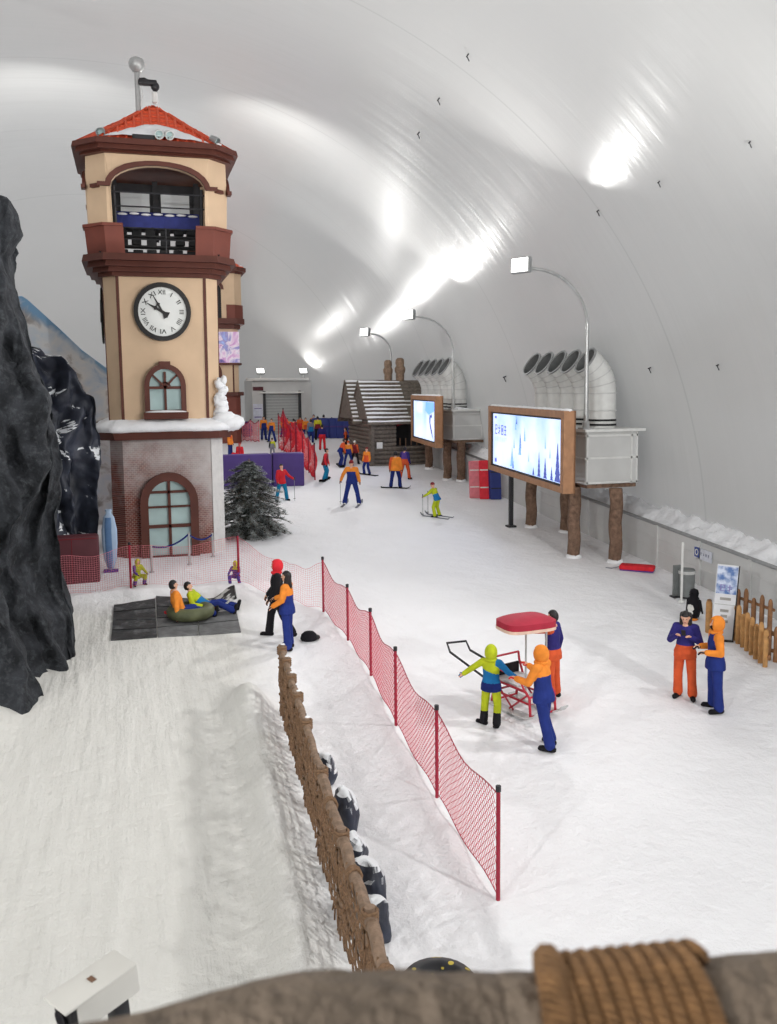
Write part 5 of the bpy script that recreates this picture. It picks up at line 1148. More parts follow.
    q = MB(); glyph_row(q, 2, -w * .30, h * .655, h * .085, -.034, w * .33); P('title', q, mat('print_violet', (130, 124, 180), .5), bd)
    q = MB()
    for zz, ww in ((.555, .52), (.40, .40), (.33, .3), (.26, .42)): q.box((.0, -.03, h * zz), (w * ww, .006, h * .035))
    P('printing', q, mat('print_grey', (150, 148, 144), .5), bd)
    q = MB(); q.box((0, -.03, h * .48), (w * .95, .004, .012)); P('rule', q, mat('print_line', (170, 176, 172), .5), bd)
    q = MB(); q.box((w / 2 + .012, .0, h / 2), (.025, .07, h)); q.box((0, .0, .02), (w + .05, .12, .05)); P('edge', q, M['dark'], T)
    # picket fences
    def pickets(lb, p0, p1, n, h, mt, r, first=0, rail=2):
        a, c = gp(*p0), gp(*p1); o = Vector((a.x, a.y, SLOPE * a.y)); T = thing('picket_fence', lb, 'fence', o, 0, 'wooden fences by the right wall')
        for k in range(n):
            t = k / (n - 1); p = a.lerp(c, t); p.z = SLOPE * p.y; hk = h * (1 + .08 * math.sin(k * 2.3)); q = MB(); q.lathe([(r * .9, -.08), (r, .1), (r * .95, hk * .9), (r * .7, hk * .97), (r * .3, hk)], p - o, 9, sy=.75); q.disp(.012, 7); q.build('picket', M[mt], T, smooth='auto')
        for k in range(rail):
            z = h * (.28 + .5 * k) if rail > 1 else h * .84; q = MB(); d = (c - a).normalized(); nrm = Vector((-d.y, d.x, 0)); e0, e1 = a - o - d * .06 + nrm * r * .9, c - o + d * .06 + nrm * r * .9
            q.tube([e0 + Vector((0, 0, z)), e1 + Vector((0, 0, z))], r * .6, 7); q.build('rail', M['picket_dark'], T, smooth='auto')
        return T
    pickets('front row of honey-coloured log pickets at the right edge, nearest the camera', (734, 640), (765, 667), 8, .82, 'picket', .062)
    pickets('brown picket fence behind the honey-coloured pickets, with a top rail', (737, 632), (769, 645), 5, 1.02, 'picket_dark', .06, rail=2)
    pickets('short brown fence piece at the right edge of the picture', (768, 660), (800, 668), 5, .72, 'picket_dark', .07)
    g = gp(708.5, 632); T = thing('fence_post', 'single wooden post standing left of the notice board', 'post', (g.x, g.y, SLOPE * g.y)); q = MB(); q.lathe([(.07, -.08), (.075, .1), (.07, .68), (.05, .74), (.0001, .75)], n=10); q.disp(.01, 7); q.build('shaft', M['picket'], T, smooth='auto'); q = MB(); q.lathe([(.055, .71), (.05, .76), (.0001, .78)], n=10); q.build('top', M['picket_dark'], T, smooth=True)
    # red sled pad
    a, c = gp(619, 570), gp(654, 574); d = c - a; T = thing('sled', 'long red sled lying at the foot of the wall beside a bark post', 'sled', (a.x, a.y, SLOPE * a.y), math.atan2(d.y, d.x)); ln = math.hypot(d.x, d.y)
    q = MB(); q.box((ln / 2, .15, .09), (ln, .42, .14), bev=.05); q.build('hull', M['c_red'], T, smooth='auto'); q = MB(); q.box((ln / 2, .15, .02), (ln * .96, .36, .05)); q.build('underside', M['c_purple'], T); q = MB(); q.tube([(0, .1, .08), (-.22, .05, .03), (-.4, .1, .02)], .015, 6); q.build('tow_cord', M['c_grey'], T)
right_side()

# ------------------------------------------------------------------ sleigh cart with a red canopy
def sleigh():
    O = gp(522, 709); u = (gp(533, 718) - gp(503, 702)); ang = math.atan2(u.y, u.x); T = thing('push_sleigh', 'push sleigh with crimson canopy, red tube frame and black handle', 'sleigh', (O.x, O.y, SLOPE * O.y), ang)
    inv = Matrix.Rotation(-ang, 3, 'Z')
    def loc(px, py, h): p = gp(px, py, h) - Vector((O.x, O.y, SLOPE * O.y)); return inv @ p
    for sg, lb in ((-1, 'near'), (1, 'far')):
        q = MB(); y = sg * .30; pts = [(-.62, y, .05), (-.3, y, .03), (.3, y, .03), (.55, y, .05), (.70, y, .12), (.78, y, .20)]
        for k in range(len(pts) - 1):
            a, c = Vector(pts[k]), Vector(pts[k + 1]); q.add([a + Vector((0, -.09, 0)), a + Vector((0, .09, 0)), c + Vector((0, .09, 0)), c + Vector((0, -.09, 0)), a + Vector((0, -.09, .035)), a + Vector((0, .09, .035)), c + Vector((0, .09, .035)), c + Vector((0, -.09, .035))], [(0, 3, 2, 1), (4, 5, 6, 7), (0, 1, 5, 4), (3, 7, 6, 2), (0, 4, 7, 3), (1, 2, 6, 5)])
        q.build('runner', M['panel'], T)
    q = MB()
    for y in (-.30, .30):
        q.tube([(-.5, y, .06), (-.42, y, .42), (-.30, y, .50), (.42, y, .50), (.52, y, .42), (.55, y, .06)], .024, 7)
        q.tube([(-.42, y, .30), (.50, y, .30)], .02, 7); q.tube([(-.40, y, .48), (.1, y, .08)], .018, 6); q.tube([(.48, y, .46), (0, y, .08)], .018, 6)
        q.tube([(-.30, y, .5), (-.42, y, .78), (-.44, y, .92)], .022, 7); q.tube([(-.42, y, .74), (.25, y, .70), (.40, y, .5)], .02, 7)
    for x, z in ((-.42, .42), (.52, .42), (0, .5), (-.44, .92), (-.42, .3), (.5, .3), (.55, .08), (-.5, .08)): q.tube([(x, -.30, z), (x, .30, z)], .02, 7)
    q.build('tube_frame', M['redframe'], T, smooth='auto')
    q = MB(); q.box((-.12, 0, .53), (.62, .58, .06), bev=.02); q.build('seat', M['panel'], T, smooth='auto')
    q = MB(); q.box((.40, 0, .34), (.34, .58, .05), bev=.02); q.build('foot_board', M['panel'], T, smooth='auto')
    q = MB(); q.box((-.40, 0, .66), (.05, .54, .20), bev=.02); q.build('back_cushion', M['c_boot'], T, smooth='auto')
    c0 = loc(526.5, 628, 1.62)
    p1, p2 = loc(525.5, 700, .2), loc(546.5, 700, .2)
    a, c = loc(526, 629, 1.64), loc(546.5, 625, 1.64)
    for e, f in ((Vector((a.x, a.y, .1)), a), (Vector((c.x, c.y, .1)), c)):
        e2 = Vector((max(-.45, min(.52, e.x)), max(-.3, min(.3, e.y)), .45)); q = MB(); q.tube([e2, Vector((f.x, f.y, 1.0)), f], .018, 7); q.build('canopy_pole', M['c_orange'] if 0 else M['steel'], T, smooth='auto')
    cc = loc(526, 620, 1.72); cc.z = 1.72; wx, wy = .50, .36; Rq = Matrix.Rotation(-ang + math.radians(6), 3, 'Z'); nx, ny = 18, 14
    q = MB()
    for j in range(ny + 1):
        for k in range(nx + 1):
            x, y = 2 * k / nx - 1, 2 * j / ny - 1; e = (abs(x) ** 4 + abs(y) ** 4) ** .25; sc = 1.0 if e < 1e-6 else min(1, max(abs(x), abs(y)) / e * 1.0 + 0) ; X, Y = x * sc * wx, y * sc * wy
            q.v.append(tuple(cc + Rq @ Vector((X, Y, .10 * (1 - max(abs(x), abs(y)) ** 2.5)))))
    nt = (nx + 1) * (ny + 1)
    q.f = [(j * (nx + 1) + k, j * (nx + 1) + k + 1, (j + 1) * (nx + 1) + k + 1, (j + 1) * (nx + 1) + k) for j in range(ny) for k in range(nx)]
    bd = [k for k in range(nx + 1)] + [j * (nx + 1) + nx for j in range(1, ny + 1)] + [ny * (nx + 1) + k for k in range(nx - 1, -1, -1)] + [j * (nx + 1) for j in range(ny - 1, 0, -1)]
    b0 = len(q.v); q.v += [tuple(Vector(q.v[i]) + Vector((0, 0, -.11))) for i in bd]; n = len(bd)
    q.f += [(bd[i], b0 + i, b0 + (i + 1) % n, bd[(i + 1) % n]) for i in range(n)] + [tuple(b0 + i for i in range(n))]; q.m = [0] * len(q.f)
    cn = q.build('canopy', M['crimson'], T, smooth='auto')
    fr = MB(); 
    for i in range(n): 
        a, c_ = Vector(q.v[b0 + i]), Vector(q.v[b0 + (i + 1) % n]); ctr = cc; o1, o2 = (a - ctr) * 1.012 + ctr, (c_ - ctr) * 1.012 + ctr; o1.z = a.z + .005; o2.z = c_.z + .005
        fr.add([o1, o2, o2 - Vector((0, 0, .055)), o1 - Vector((0, 0, .055))], [(0, 1, 2, 3)])
    fr.build('fringe', mat('cream_fringe', (216, 186, 168), .8), cn, fixn=False)
    h0, h1 = loc(447, 643, 1.02), loc(466, 641, 1.02); l0, l1 = loc(450, 652, .96), loc(470, 650, .98); e0, e1 = Vector((-.46, -.3, .40)), Vector((-.46, .3, .40))
    q = MB(); q.tube([e0, l0, h0, h1, l1, e1], .022, 8); q.build('push_handle', M['dark'], T, smooth='auto')
    return T, ang
SLEIGH, SANG = sleigh()

# ------------------------------------------------------------------ log and rope fence along the tubing lane
def rope_fence():
    ss = [15.1, 14.45, 13.75, 12.95, 12.0, 10.65, 9.2, 7.7, 6.2, 4.8]; o0 = Vector((fence_lat(15.1), 15.1, SLOPE * 15.1)); T = thing('rope_fence', 'log fence strung with brown rope netting along the tubing lane', 'fence', o0); tops = []; rnd = random.Random(3)
    for i, s in enumerate(ss):
        x = fence_lat(s); g = Vector((x, s, gz(x, s))); h = 1.27 + rnd.uniform(-.03, .05) - (gz(x, s) - SLOPE * s); q = MB(); q.tube([g - o0 + Vector((0, 0, -.1)), g - o0 + Vector((.01, 0, h * .5)), g - o0 + Vector((0, 0, h + .05))], [.062, .06, .055], 9); q.disp(.008, 9); q.build('post', M['log'], T, smooth='auto'); tops.append(g - o0 + Vector((0, 0, h)))
        q = MB()
        for k in range(4): q.tube([tops[-1] + Vector((.075 * math.cos(a), .075 * math.sin(a), -.10 + .035 * k)) for a in [2 * math.pi * t / 10 for t in range(10)]], .019, 6, closed=True)
        q.build('lashing', M['rope'], T, smooth=True)
        if i < 5: q = MB(); q.ell(tops[-1] + Vector((.02, .02, .045)), (.045, .045, .02), 8); q.build('snow_cap', M['snow_lump'], T, smooth=True)
    for i, (a, c) in enumerate(zip(tops, tops[1:])):
        for dz, r_ in ((-.06, .052 if i < 5 else .062), (-.62, .042)):
            q = MB(); P = [a.lerp(c, k / 6) + Vector((.012 * math.sin(k * 2 + i), 0, dz - .03 * math.sin(math.pi * k / 6))) for k in range(-0, 7)]; P[0] += (a - c).normalized() * .12; P[-1] += (c - a).normalized() * .12; q.tube(P, [r_, r_ * 1.05, r_ * .97, r_ * 1.04, r_, r_ * .96, r_], 9); q.disp(.008, 8); q.build('log_rail', M['log'], T, smooth='auto')
        q = MB(); ln = (c - a).length; n = max(3, int(ln / .17)); hgt_ = 1.13; off = Vector((-.05, 0, 0))
        for k in range(n + 1):
            t = k / n; p = a.lerp(c, t); P = []
            for j in range(9): v = j / 8; P.append(p + off + Vector((.02 * math.sin(j * 1.3 + k), ln / n * .10 * math.sin(j * math.pi / 2 + k * math.pi), -.03 - hgt_ * v)))
            q.tube(P, .012, 5)
        for j in range(1, 7):
            v = j / 7; P = [a.lerp(c, k / 10) + off + Vector((.015 * math.sin(k * 1.7 + j), 0, -.03 - hgt_ * v - .04 * math.sin(math.pi * k / 10) + .02 * math.sin(k * 2.1 + j))) for k in range(11)]; q.tube(P, .012, 5)
            for k in range(n + 1): q.ell(a.lerp(c, k / n) + off + Vector((-.005, 0, -.03 - hgt_ * v - .03 * math.sin(math.pi * k / n))), (.024, .024, .024), 6)
        q.build('rope_net', M['rope'], T, smooth=True)
        q = MB()

        for k in range(4):
            q = MB(); p = a.lerp(c, (k + .5) / 4); q.tube([p + Vector((.03, 0, -.05)), p + Vector((.05, .02 * (k % 3 - 1), -1.15))], .022, 6); q.build('stake', M['log_dark'], T, smooth='auto')
        if i >= 5:
            q = MB(); p = a.lerp(c, .5) + Vector((0, 0, -.09))
            for k in range(3): q.tube([p + Vector((.075 * math.cos(w), .03 * k + .02 * math.sin(w), .075 * math.sin(w))) for w in [2 * math.pi * t / 10 for t in range(10)]], .018, 6, closed=True)
            q.build('rail_lashing', M['rope'], T, smooth=True)
rope_fence()
M['boulder'] = snow_on_top(mat('slate_boulder', (50, 54, 68), 0.5, var=.4, nscale=3, bump=.5, bscale=6), lo=.42, hi=.58, amt=.5)
for i, (px, py, rx, rz, lb) in enumerate(((321, 783, .16, .46, 'dark snow-topped boulder behind the rope fence, farthest of the row'), (331, 832, .19, .56, 'large dark snow-topped boulder behind the rope fence, second from the far end'), (343, 872, .18, .48, 'dark snow-topped boulder behind the rope fence, third from the far end'), (353, 905, .21, .50, 'dark boulder behind the rope fence beside the big rope knot'), (363, 938, .18, .42, 'dark boulder behind the rope fence, nearest the balcony rail'))):
    g = gp(px, py); x = fence_lat(g.y) + .20 + rx; q = MB(); q.ell((0, 0, rz * .42), (rx, rx * 1.35, rz * .62), 26); q.disp(.10, 2.6, i * 3.1); q.disp(.04, 7, i); o = q.build('boulder', M['boulder'], loc=(x, g.y, SLOPE * g.y), smooth=True); tag(o, lb, 'boulder', 'boulders behind the rope fence')

# ------------------------------------------------------------------ balcony rail in the foreground
def balcony_rail():
    t0 = .66; prof = [(-420, 1070), (-60, 1042), (60, 1028), (150, 1012), (230, 993), (310, 978), (400, 974), (455, 974), (500, 977), (545, 972), (640, 966), (720, 957), (790, 946), (900, 936), (1250, 915)]; r = .052
    def ctr(px, py): return near(px, py, t0) - UP * r * 1.03 - FWD * .01
    P = [ctr(*q) for q in prof]; o0 = P[7].copy(); T = thing('balcony_rail', 'thick weathered log rail across the bottom foreground', 'rail', o0)
    fine = []
    for a, c in zip(P, P[1:]):
        for k in range(10): fine.append(a.lerp(c, k / 10) - o0)
    fine.append(P[-1] - o0); q = MB(); q.tube(fine, r, 22)
    for i, v in enumerate(q.v):
        p = Vector(v); q.v[i] = tuple(p + mnoise.noise_vector(Vector((p.x * 5, p.y * 5, p.z * 5))) * .008 + mnoise.noise_vector(p * 24) * .0035 + mnoise.noise_vector(p * 60) * .0012)
    m = mat('rail_log', (126, 112, 98), .85, var=.3, nscale=14, bump=.7, bscale=40); q.build('log', m, T, smooth=True)
    for k in (0, -1):
        p = P[k] - o0; q = MB(); gzv = SLOPE * P[k].y - o0.z; q.tube([(p.x, p.y, gzv - .3), (p.x, p.y, p.z + .03)], .06, 10); q.build('support_post', m, T, smooth='auto')
    # rope binding
    R = MB(); a, c = ctr(566, 970), ctr(704, 957); d = (c - a).normalized(); u = UP - d * UP.dot(d); u.normalize(); w = d.cross(u); n = 9; rr = r * .98; pts = []
    turns = n * 26
    for k in range(turns + 1):
        t = k / 26; th = 2 * math.pi * t; ax = a.lerp(c, t / n) + d * .004 * math.sin(th); pts.append(ax - o0 + (u * math.cos(th) + w * math.sin(th)) * (rr + .008))
    R.tube(pts, .0066, 8)
    b = R.build('rope_binding', M['rope_near'], T, smooth=True)
    q = MB(); p = ctr(556, 975) - o0; q.tube([p + (u * math.cos(x) + w * math.sin(x)) * (r * 1.2) - d * .004 * x for x in [i * .3 - 1.2 for i in range(8)]], .012, 8); q.build('rope_end', M['rope_near'], T, smooth=True)
M['rope_near'] = mat('jute_rope', (150, 112, 74), .9, var=.3, nscale=60, bump=.0)
N, L, b = nodes(M['rope_near']); tc = N.new('ShaderNodeTexCoord'); wv = N.new('ShaderNodeTexWave'); wv.inputs['Scale'].default_value = 70; wv.inputs['Distortion'].default_value = 2; wv.bands_direction = 'DIAGONAL'; L.new(tc.outputs['Object'], wv.inputs['Vector']); bp = N.new('ShaderNodeBump'); bp.inputs['Strength'].default_value = 1; bp.inputs['Distance'].default_value = .004; L.new(wv.outputs['Fac'], bp.inputs['Height']); L.new(bp.outputs[0], b.inputs['Normal'])
balcony_rail()
def cctv():
    c = near(96, 988, 2.5); fh = Vector((FWD.x, FWD.y, 0)).normalized(); rh = Vector((RT.x, RT.y, 0)).normalized(); d = (-rh * .62 - fh * .78 - Vector((0, 0, .08))).normalized(); s = Vector((0, 0, 1)).cross(d).normalized(); u = d.cross(s).normalized(); R = Matrix((d, s, u)).transposed(); ln = .20
    T = thing('surveillance_camera', 'white box surveillance camera with black front below the balcony rail', 'camera', c); c0 = c
    def put(name, mb, mt, par=None): return xf(mb, R).build(name, mt, par or T, smooth='auto')
    q = MB(); q.box((-.01, 0, -.02), (ln, .098, .085), bev=.008); put('housing', q, M['cctv_white'])
    q = MB(); q.box((.012, 0, .029), (ln + .03, .112, .010), bev=.004); sh = put('sunshade', q, M['cctv_white'])
    q = MB(); q.box((.01, 0, .0355), (.016, .026, .0012)); put('emblem', q, mat('cctv_mark', (120, 90, 70), .5), sh)
    q = MB(); q.box((ln / 2 - .004, 0, -.02), (.02, .09, .078), bev=.004); put('front_plate', q, M['black'])
    q = MB(); o = MB(); o.lathe([(.0001, 0), (.022, 0), (.026, .012), (.0001, .006)], n=16); xf(o, Matrix.Rotation(math.radians(90), 3, 'Y'), (ln / 2 + .004, 0, -.02)); put('lens', o, M['c_black'])
    q = MB(); q.box((-.06, -.0, -.10), (.05, .05, .10), bev=.008); put('mount_joint', q, M['dark'])
    e = near(40, 1115, .69) - c0; j = R @ Vector((-.06, 0, -.12)); q = MB(); q.tube([j, j + Vector((0, 0, -.62)), near(60, 1330, 1.2) - c0, near(40, 1260, .72) - c0, e], .02, 8); q.build('mount_arm', M['grey'], T, smooth='auto')
M['cctv_white'] = mat('camera_white', (216, 214, 208), .4, var=.03)
cctv()
# ------------------------------------------------------------------ people
import numpy as np
_dg = lambda: bpy.context.evaluated_depsgraph_get()
def fuse(name, mb, mats, parent, voxel, segs=None, smooth=3, colour=None):
    """voxel-fuses closed overlapping volumes into ONE continuous surface; faces take the material of the nearest segment"""
    me = mb.mesh(name); o = bpy.data.objects.new(name, me); col.objects.link(o)
    md = o.modifiers.new('r', 'REMESH'); md.mode = 'VOXEL'; md.voxel_size = voxel; md.use_smooth_shade = True
    sm = o.modifiers.new('s', 'SMOOTH'); sm.factor = .5; sm.iterations = smooth
    new = bpy.data.meshes.new_from_object(o.evaluated_get(_dg())); bpy.data.objects.remove(o); bpy.data.meshes.remove(me); new.name = name
    new.materials.clear()
    for m in mats: new.materials.append(m)
    nf = len(new.polygons)
    if nf and len(mats) > 1:
        c = np.empty(nf * 3); new.polygons.foreach_get('center', c); c = c.reshape(-1, 3)
        if colour is not None: idx = colour(c)
        else:
            best = np.full(nf, 1e9); idx = np.zeros(nf, dtype=np.int32)
            for p0, p1, r0, r1, mi in segs:
                a, d = np.array(p0), np.array(p1) - np.array(p0); t = np.clip(((c - a) @ d) / max(d @ d, 1e-9), 0, 1)
                dist = np.linalg.norm(c - (a + t[:, None] * d), axis=1) - (r0 + (r1 - r0) * t); w = dist < best; best[w] = dist[w]; idx[w] = mi
        new.polygons.foreach_set('material_index', np.asarray(idx, dtype=np.int32))
    new.polygons.foreach_set('use_smooth', [True] * nf); new.update()
    ob = bpy.data.objects.new(name, new); col.objects.link(ob)
    if parent is not None: ob.parent = parent
    return ob
V = Vector
STAND = ((-.10, 0, -1), (-.04, .02, -1)), ((.10, 0, -1), (.04, .02, -1))
ARMS = ((-.24, .02, -1), (-.10, -.30, -1)), ((.24, .02, -1), (.10, -.30, -1))
def person(label, px=None, fy=None, hy=None, yaw=0, h=None, at_=None, legs=STAND, arms=ARMS, spine=(0, 0, 1), hd=None, twist=0, look=0, near_=False, head='hair', headc='hair', longhair=False,
           up='blue', low='blue', sl=None, tr='blue', trlow=None, boots='boot', hand='glove', hem=.12, yoke=.30, kid=1.0, diag=False, feet=None, ski=None, hemc=None, group='people on the snow', zoff=0.0, seat=False, wide=1.0, mask=False):
    g = V(at_) if at_ is not None else gnd(px, fy)
    if h is None: h = max(1.0, min(1.9, hgt(px, fy, hy)))
    k = h / 1.76; d2 = V((g.x, g.y, 0)).normalized(); rz = math.atan2(-d2.x, d2.y) + math.radians(yaw)
    hs = k * (1.0 + .22 * (kid if kid != 1.0 else 0)) if kid != 1.0 else k
    sp = V(spine).normalized(); X = V((1, 0, 0)); X = (X - sp * X.dot(sp)).normalized(); Fv = -(sp.cross(X))  # front = -Y when upright
    tw = Matrix.Rotation(math.radians(twist), 3, sp); Xs, Fs = tw @ X, tw @ Fv
    hdir = V(hd).normalized() if hd else (sp * .8 + V((0, 0, .5))).normalized()
    Pv = V((0, 0, 0)); chest = Pv + sp * .34 * k; sh = Pv + sp * .455 * k; neck = Pv + sp * .52 * k; hc = neck + hdir * .145 * hs
    hl = Matrix.Rotation(math.radians(look), 3, hdir); Xh = (V((1, 0, 0)) - hdir * hdir.x).normalized(); Xh = hl @ Xh; Fh = -(hdir.cross(Xh)); Rh = Matrix((Xh, -Fh, hdir)).transposed()   # head axes: x side, y back, z up
    J = {}
    for i, sg in ((0, -1), (1, 1)):
        hip = Pv + X * sg * .098 * k - sp * .03 * k; th, shn = V(legs[i][0]).normalized(), V(legs[i][1]).normalized(); kn = hip + th * .42 * k; an = kn + shn * .41 * k
        s0 = sh + Xs * sg * .185 * k * wide; ua, fa = V(arms[i][0]).normalized(), V(arms[i][1]).normalized(); el = s0 + ua * .28 * k; wr = el + fa * .245 * k
        J[i] = (hip, kn, an, s0, el, wr, fa, shn)
    # feet: forward is the shin's side unless given
    fd = []
    for i in (0, 1):
        f = V(feet[i]) if feet else V((-.25 if i == 0 else .25, -1, 0)); fd.append(f.normalized())
    soles = [J[i][2].z - (.09 * k) for i in (0, 1)]
    zmin = min(soles) if not seat else min(min(soles), -.13 * k)
    g.z += -zmin + zoff
    T = thing('person', label, 'person', g, rz, group)
    vox = .0125 if near_ else .021
    # --- body (skin): one continuous surface
    B = MB(); sk = []
    B.ell(hc + Fh * .0 + hdir * .01 * hs, (.078 * hs, .094 * hs, .118 * hs), 16, R=Rh); B.ell(hc - hdir * .055 * hs + Fh * .035 * hs, (.058 * hs, .055 * hs, .062 * hs), 12, R=Rh)
    B.cap(hc + Fh * .088 * hs + hdir * .015 * hs, hc + Fh * .108 * hs - hdir * .018 * hs, .011 * hs, .018 * hs, 8)
    for sg in (-1, 1): B.ell(hc + Xh * sg * .08 * hs - hdir * .005 * hs, (.014 * hs, .028 * hs, .036 * hs), 8, R=Rh)
    B.cap(sh, hc - hdir * .05 * hs, .058 * k, .052 * hs, 10)
    B.cap(Pv, chest, .115 * k, .125 * k, 12); B.cap(chest, sh, .125 * k, .10 * k, 12)
    for i in (0, 1):
        hip, kn, an, s0, el, wr, fa, shn = J[i]
        B.cap(sh, s0, .07 * k, .055 * k, 10); B.cap(s0, el, .05 * k, .04 * k, 8); B.cap(el, wr, .04 * k, .03 * k, 8); B.cap(Pv, hip, .10 * k, .09 * k, 10); B.cap(hip, kn, .075 * k, .055 * k, 8); B.cap(kn, an, .052 * k, .04 * k, 8)
    def hand_vol(Q, i, inflate=0.0, fingers=True):
        hip, kn, an, s0, el, wr, fa, shn = J[i]; sg = -1 if i == 0 else 1
        side = Xs - fa * Xs.dot(fa); side = side.normalized() if side.length > .2 else fa.orthogonal().normalized(); pn = fa.cross(side)   # palm normal
        if pn.z > 0: pn = -pn
        acr = side if abs(side.dot(V((1, 0, 0)))) > 0 else side
        e = inflate; pc = wr + fa * .05 * k; w2 = fa.cross(pn).normalized()
        Q.ell(pc, ((.036 + e) * k, (.017 + e) * k, (.052 + e) * k), 10, R=Matrix((w2, pn, fa)).transposed())
        if fingers:
            for f, ln in ((-1.5, .058), (-.5, .068), (.5, .064), (1.5, .05)):
                b0 = pc + fa * .038 * k + w2 * f * .0185 * k; m1 = b0 + (fa * .85 + pn * .45).normalized() * ln * .55 * k; m2 = m1 + (fa * .45 + pn * .9).normalized() * ln * .55 * k
                Q.cap(b0, m1, (.0088 + e) * k, (.0085 + e) * k, 6); Q.cap(m1, m2, (.0085 + e) * k, (.0075 + e) * k, 6)
            t0 = wr + fa * .025 * k - w2 * sg * .03 * k; t1 = t0 + (fa * .6 - w2 * sg * .7 + pn * .3).normalized() * .035 * k; t2 = t1 + (fa * .95 + pn * .4).normalized() * .03 * k; Q.cap(t0, t1, (.011 + e) * k, (.010 + e) * k, 6); Q.cap(t1, t2, (.010 + e) * k, (.0085 + e) * k, 6)
        else:
            Q.cap(pc, pc + (fa + pn * .3).normalized() * .07 * k, .034 * k, .026 * k, 8); t0 = wr + fa * .03 * k - w2 * sg * .03 * k; Q.cap(t0, t0 + (fa * .7 - w2 * sg * .6).normalized() * .045 * k, .014 * k, .012 * k, 6)
    for i in (0, 1): hand_vol(B, i, fingers=near_ and hand == 'skin')
    fuse('body', B, [M['skin']], T, .0085 if near_ else .018, smooth=1)
    # face
    if near_:
        for sg in (-1, 1): q = MB(); q.ell(hc + Fh * .088 * hs + Xh * sg * .031 * hs + hdir * .012 * hs, (.011 * hs, .006 * hs, .0065 * hs), 8, R=Rh); q.build('eye', M['eye'], T, smooth=True)
        q = MB(); q.ell(hc + Fh * .088 * hs - hdir * .058 * hs, (.022 * hs, .008 * hs, .006 * hs), 8, R=Rh); q.build('mouth', M['lip'], T, smooth=True)
    # --- trousers
    Q = MB(); segs = []; tmats = [M['c_' + tr], M['c_' + (trlow or tr)]]
    def add(p0, p1, r0, r1, mi, n=12): Q.cap(p0, p1, r0, r1, n); segs.append((tuple(p0), tuple(p1), r0, r1, mi))
    for i in (0, 1):
        hip, kn, an = J[i][:3]; sg = -1 if i == 0 else 1
        add(Pv + X * sg * .045 * k + sp * .06 * k, hip, .125 * k, .118 * k, 0); add(hip, kn, .108 * k, .088 * k, 0); m_ = kn.lerp(an, .45); add(kn, m_, .086 * k, .086 * k, 0); add(m_, an - (an - kn).normalized() * .02 * k, .086 * k, .094 * k, 1)
    fuse('trousers', Q, tmats, T, vox, segs, 2)
    # --- jacket
    Q = MB(); segs = []; sl = sl or (up, up); jm = [M['c_' + up], M['c_' + low], M['c_' + sl[0]], M['c_' + sl[1]], M['c_' + (hemc or low)]]
    zs = [-hem, -.04, .08, .20, .32, .41, .47, .51]; rx = [.232, .226, .19, .178, .190, .182, .132, .075]; ry = [.178, .172, .142, .132, .140, .122, .10, .075]
    Q.loft([Pv + sp * z * k for z in zs], [(X.lerp(Xs, max(0, min(1, z / .4)))).normalized() for z in zs], [(Fv.lerp(Fs, max(0, min(1, z / .4)))).normalized() for z in zs], [r * k * wide for r in rx], [r * k for r in ry], 18)
    for i in (0, 1):
        s0, el, wr = J[i][3:6]
        for p0, p1, r0, r1 in ((sh - Xs * 0, s0, .085 * k, .082 * k), (s0, el, .079 * k, .066 * k), (el, wr - (wr - el) * .06, .066 * k, .056 * k)):
            Q.cap(p0, p1, r0, r1, 12)
            if p0 is not sh: segs.append((tuple(p0), tuple(p1), r0, r1, 2 + i))
    spn, Xn = np.array(sp), np.array(Xs)
    def jcol(c):
        z = (c @ spn) / k; x = (c @ Xn) / k; lim = yoke + (.32 * x if diag else 0.0)
        idx = np.where(z > lim, 0, np.where(z < .03, 4, 1)); best = np.full(len(c), 1e9); arm = np.zeros(len(c), dtype=np.int32)
        for p0, p1, r0, r1, mi in segs:
            a, d = np.array(p0), np.array(p1) - np.array(p0); t = np.clip(((c - a) @ d) / (d @ d), 0, 1); dist = np.linalg.norm(c - (a + t[:, None] * d), axis=1) - (r0 + (r1 - r0) * t)
            if mi == 2 or mi == 3:
                w = dist < best; best[w] = dist[w]; arm[w] = mi
        on = (best < .016 * k) & (np.abs(x) > .12)
        return np.where(on, arm, idx)
    fuse('jacket', Q, jm, T, vox, None, 2, jcol)
    # --- head gear
    if head == 'hood':
        bm = bmesh.new(); bmesh.ops.create_uvsphere(bm, u_segments=28, v_segments=18, radius=1.0)
        dead = [f for f in bm.faces if (lambda c: c.y < -.62 and -.72 < c.z < .62 and abs(c.x) < .60)(f.calc_center_median())]
        bmesh.ops.delete(bm, geom=dead, context='FACES'); bmesh.ops.solidify(bm, geom=bm.faces[:], thickness=.07); bm.verts.index_update()
        q = MB(); vs = []
        for v in bm.verts:
            c = v.co.copy(); pk = 1 + .10 * max(0, c.y) * max(0, c.z); low_ = 1 + .12 * max(0, -c.z); vs.append(hc + Rh @ V((c.x * .120 * hs * low_, (c.y * .138 * pk + .012) * hs, (c.z * .158 * pk - .004) * hs)))
        q.add(vs, [[v.index for v in f.verts] for f in bm.faces]); bm.free(); q.build('hood', M['c_' + headc], T, smooth=True)
        q = MB(); q.tube([neck + (Xh * math.cos(a) * .085 + Fh * math.sin(a) * .09) * hs - hdir * .0 for a in [2 * math.pi * i / 14 for i in range(14)]], .035 * hs, 8, closed=True); q.build('collar', M['c_' + headc], T, smooth=True)
    else:
        q = MB(); R0 = 1.0
        if head == 'hair': hm, nm = M['hair'], 'hair'
        elif head == 'helmet': hm, nm = M['c_' + headc], 'helmet'
        else: hm, nm = M['c_' + headc], 'beanie'
        bm = bmesh.new(); bmesh.ops.create_uvsphere(bm, u_segments=20, v_segments=14, radius=1.0)
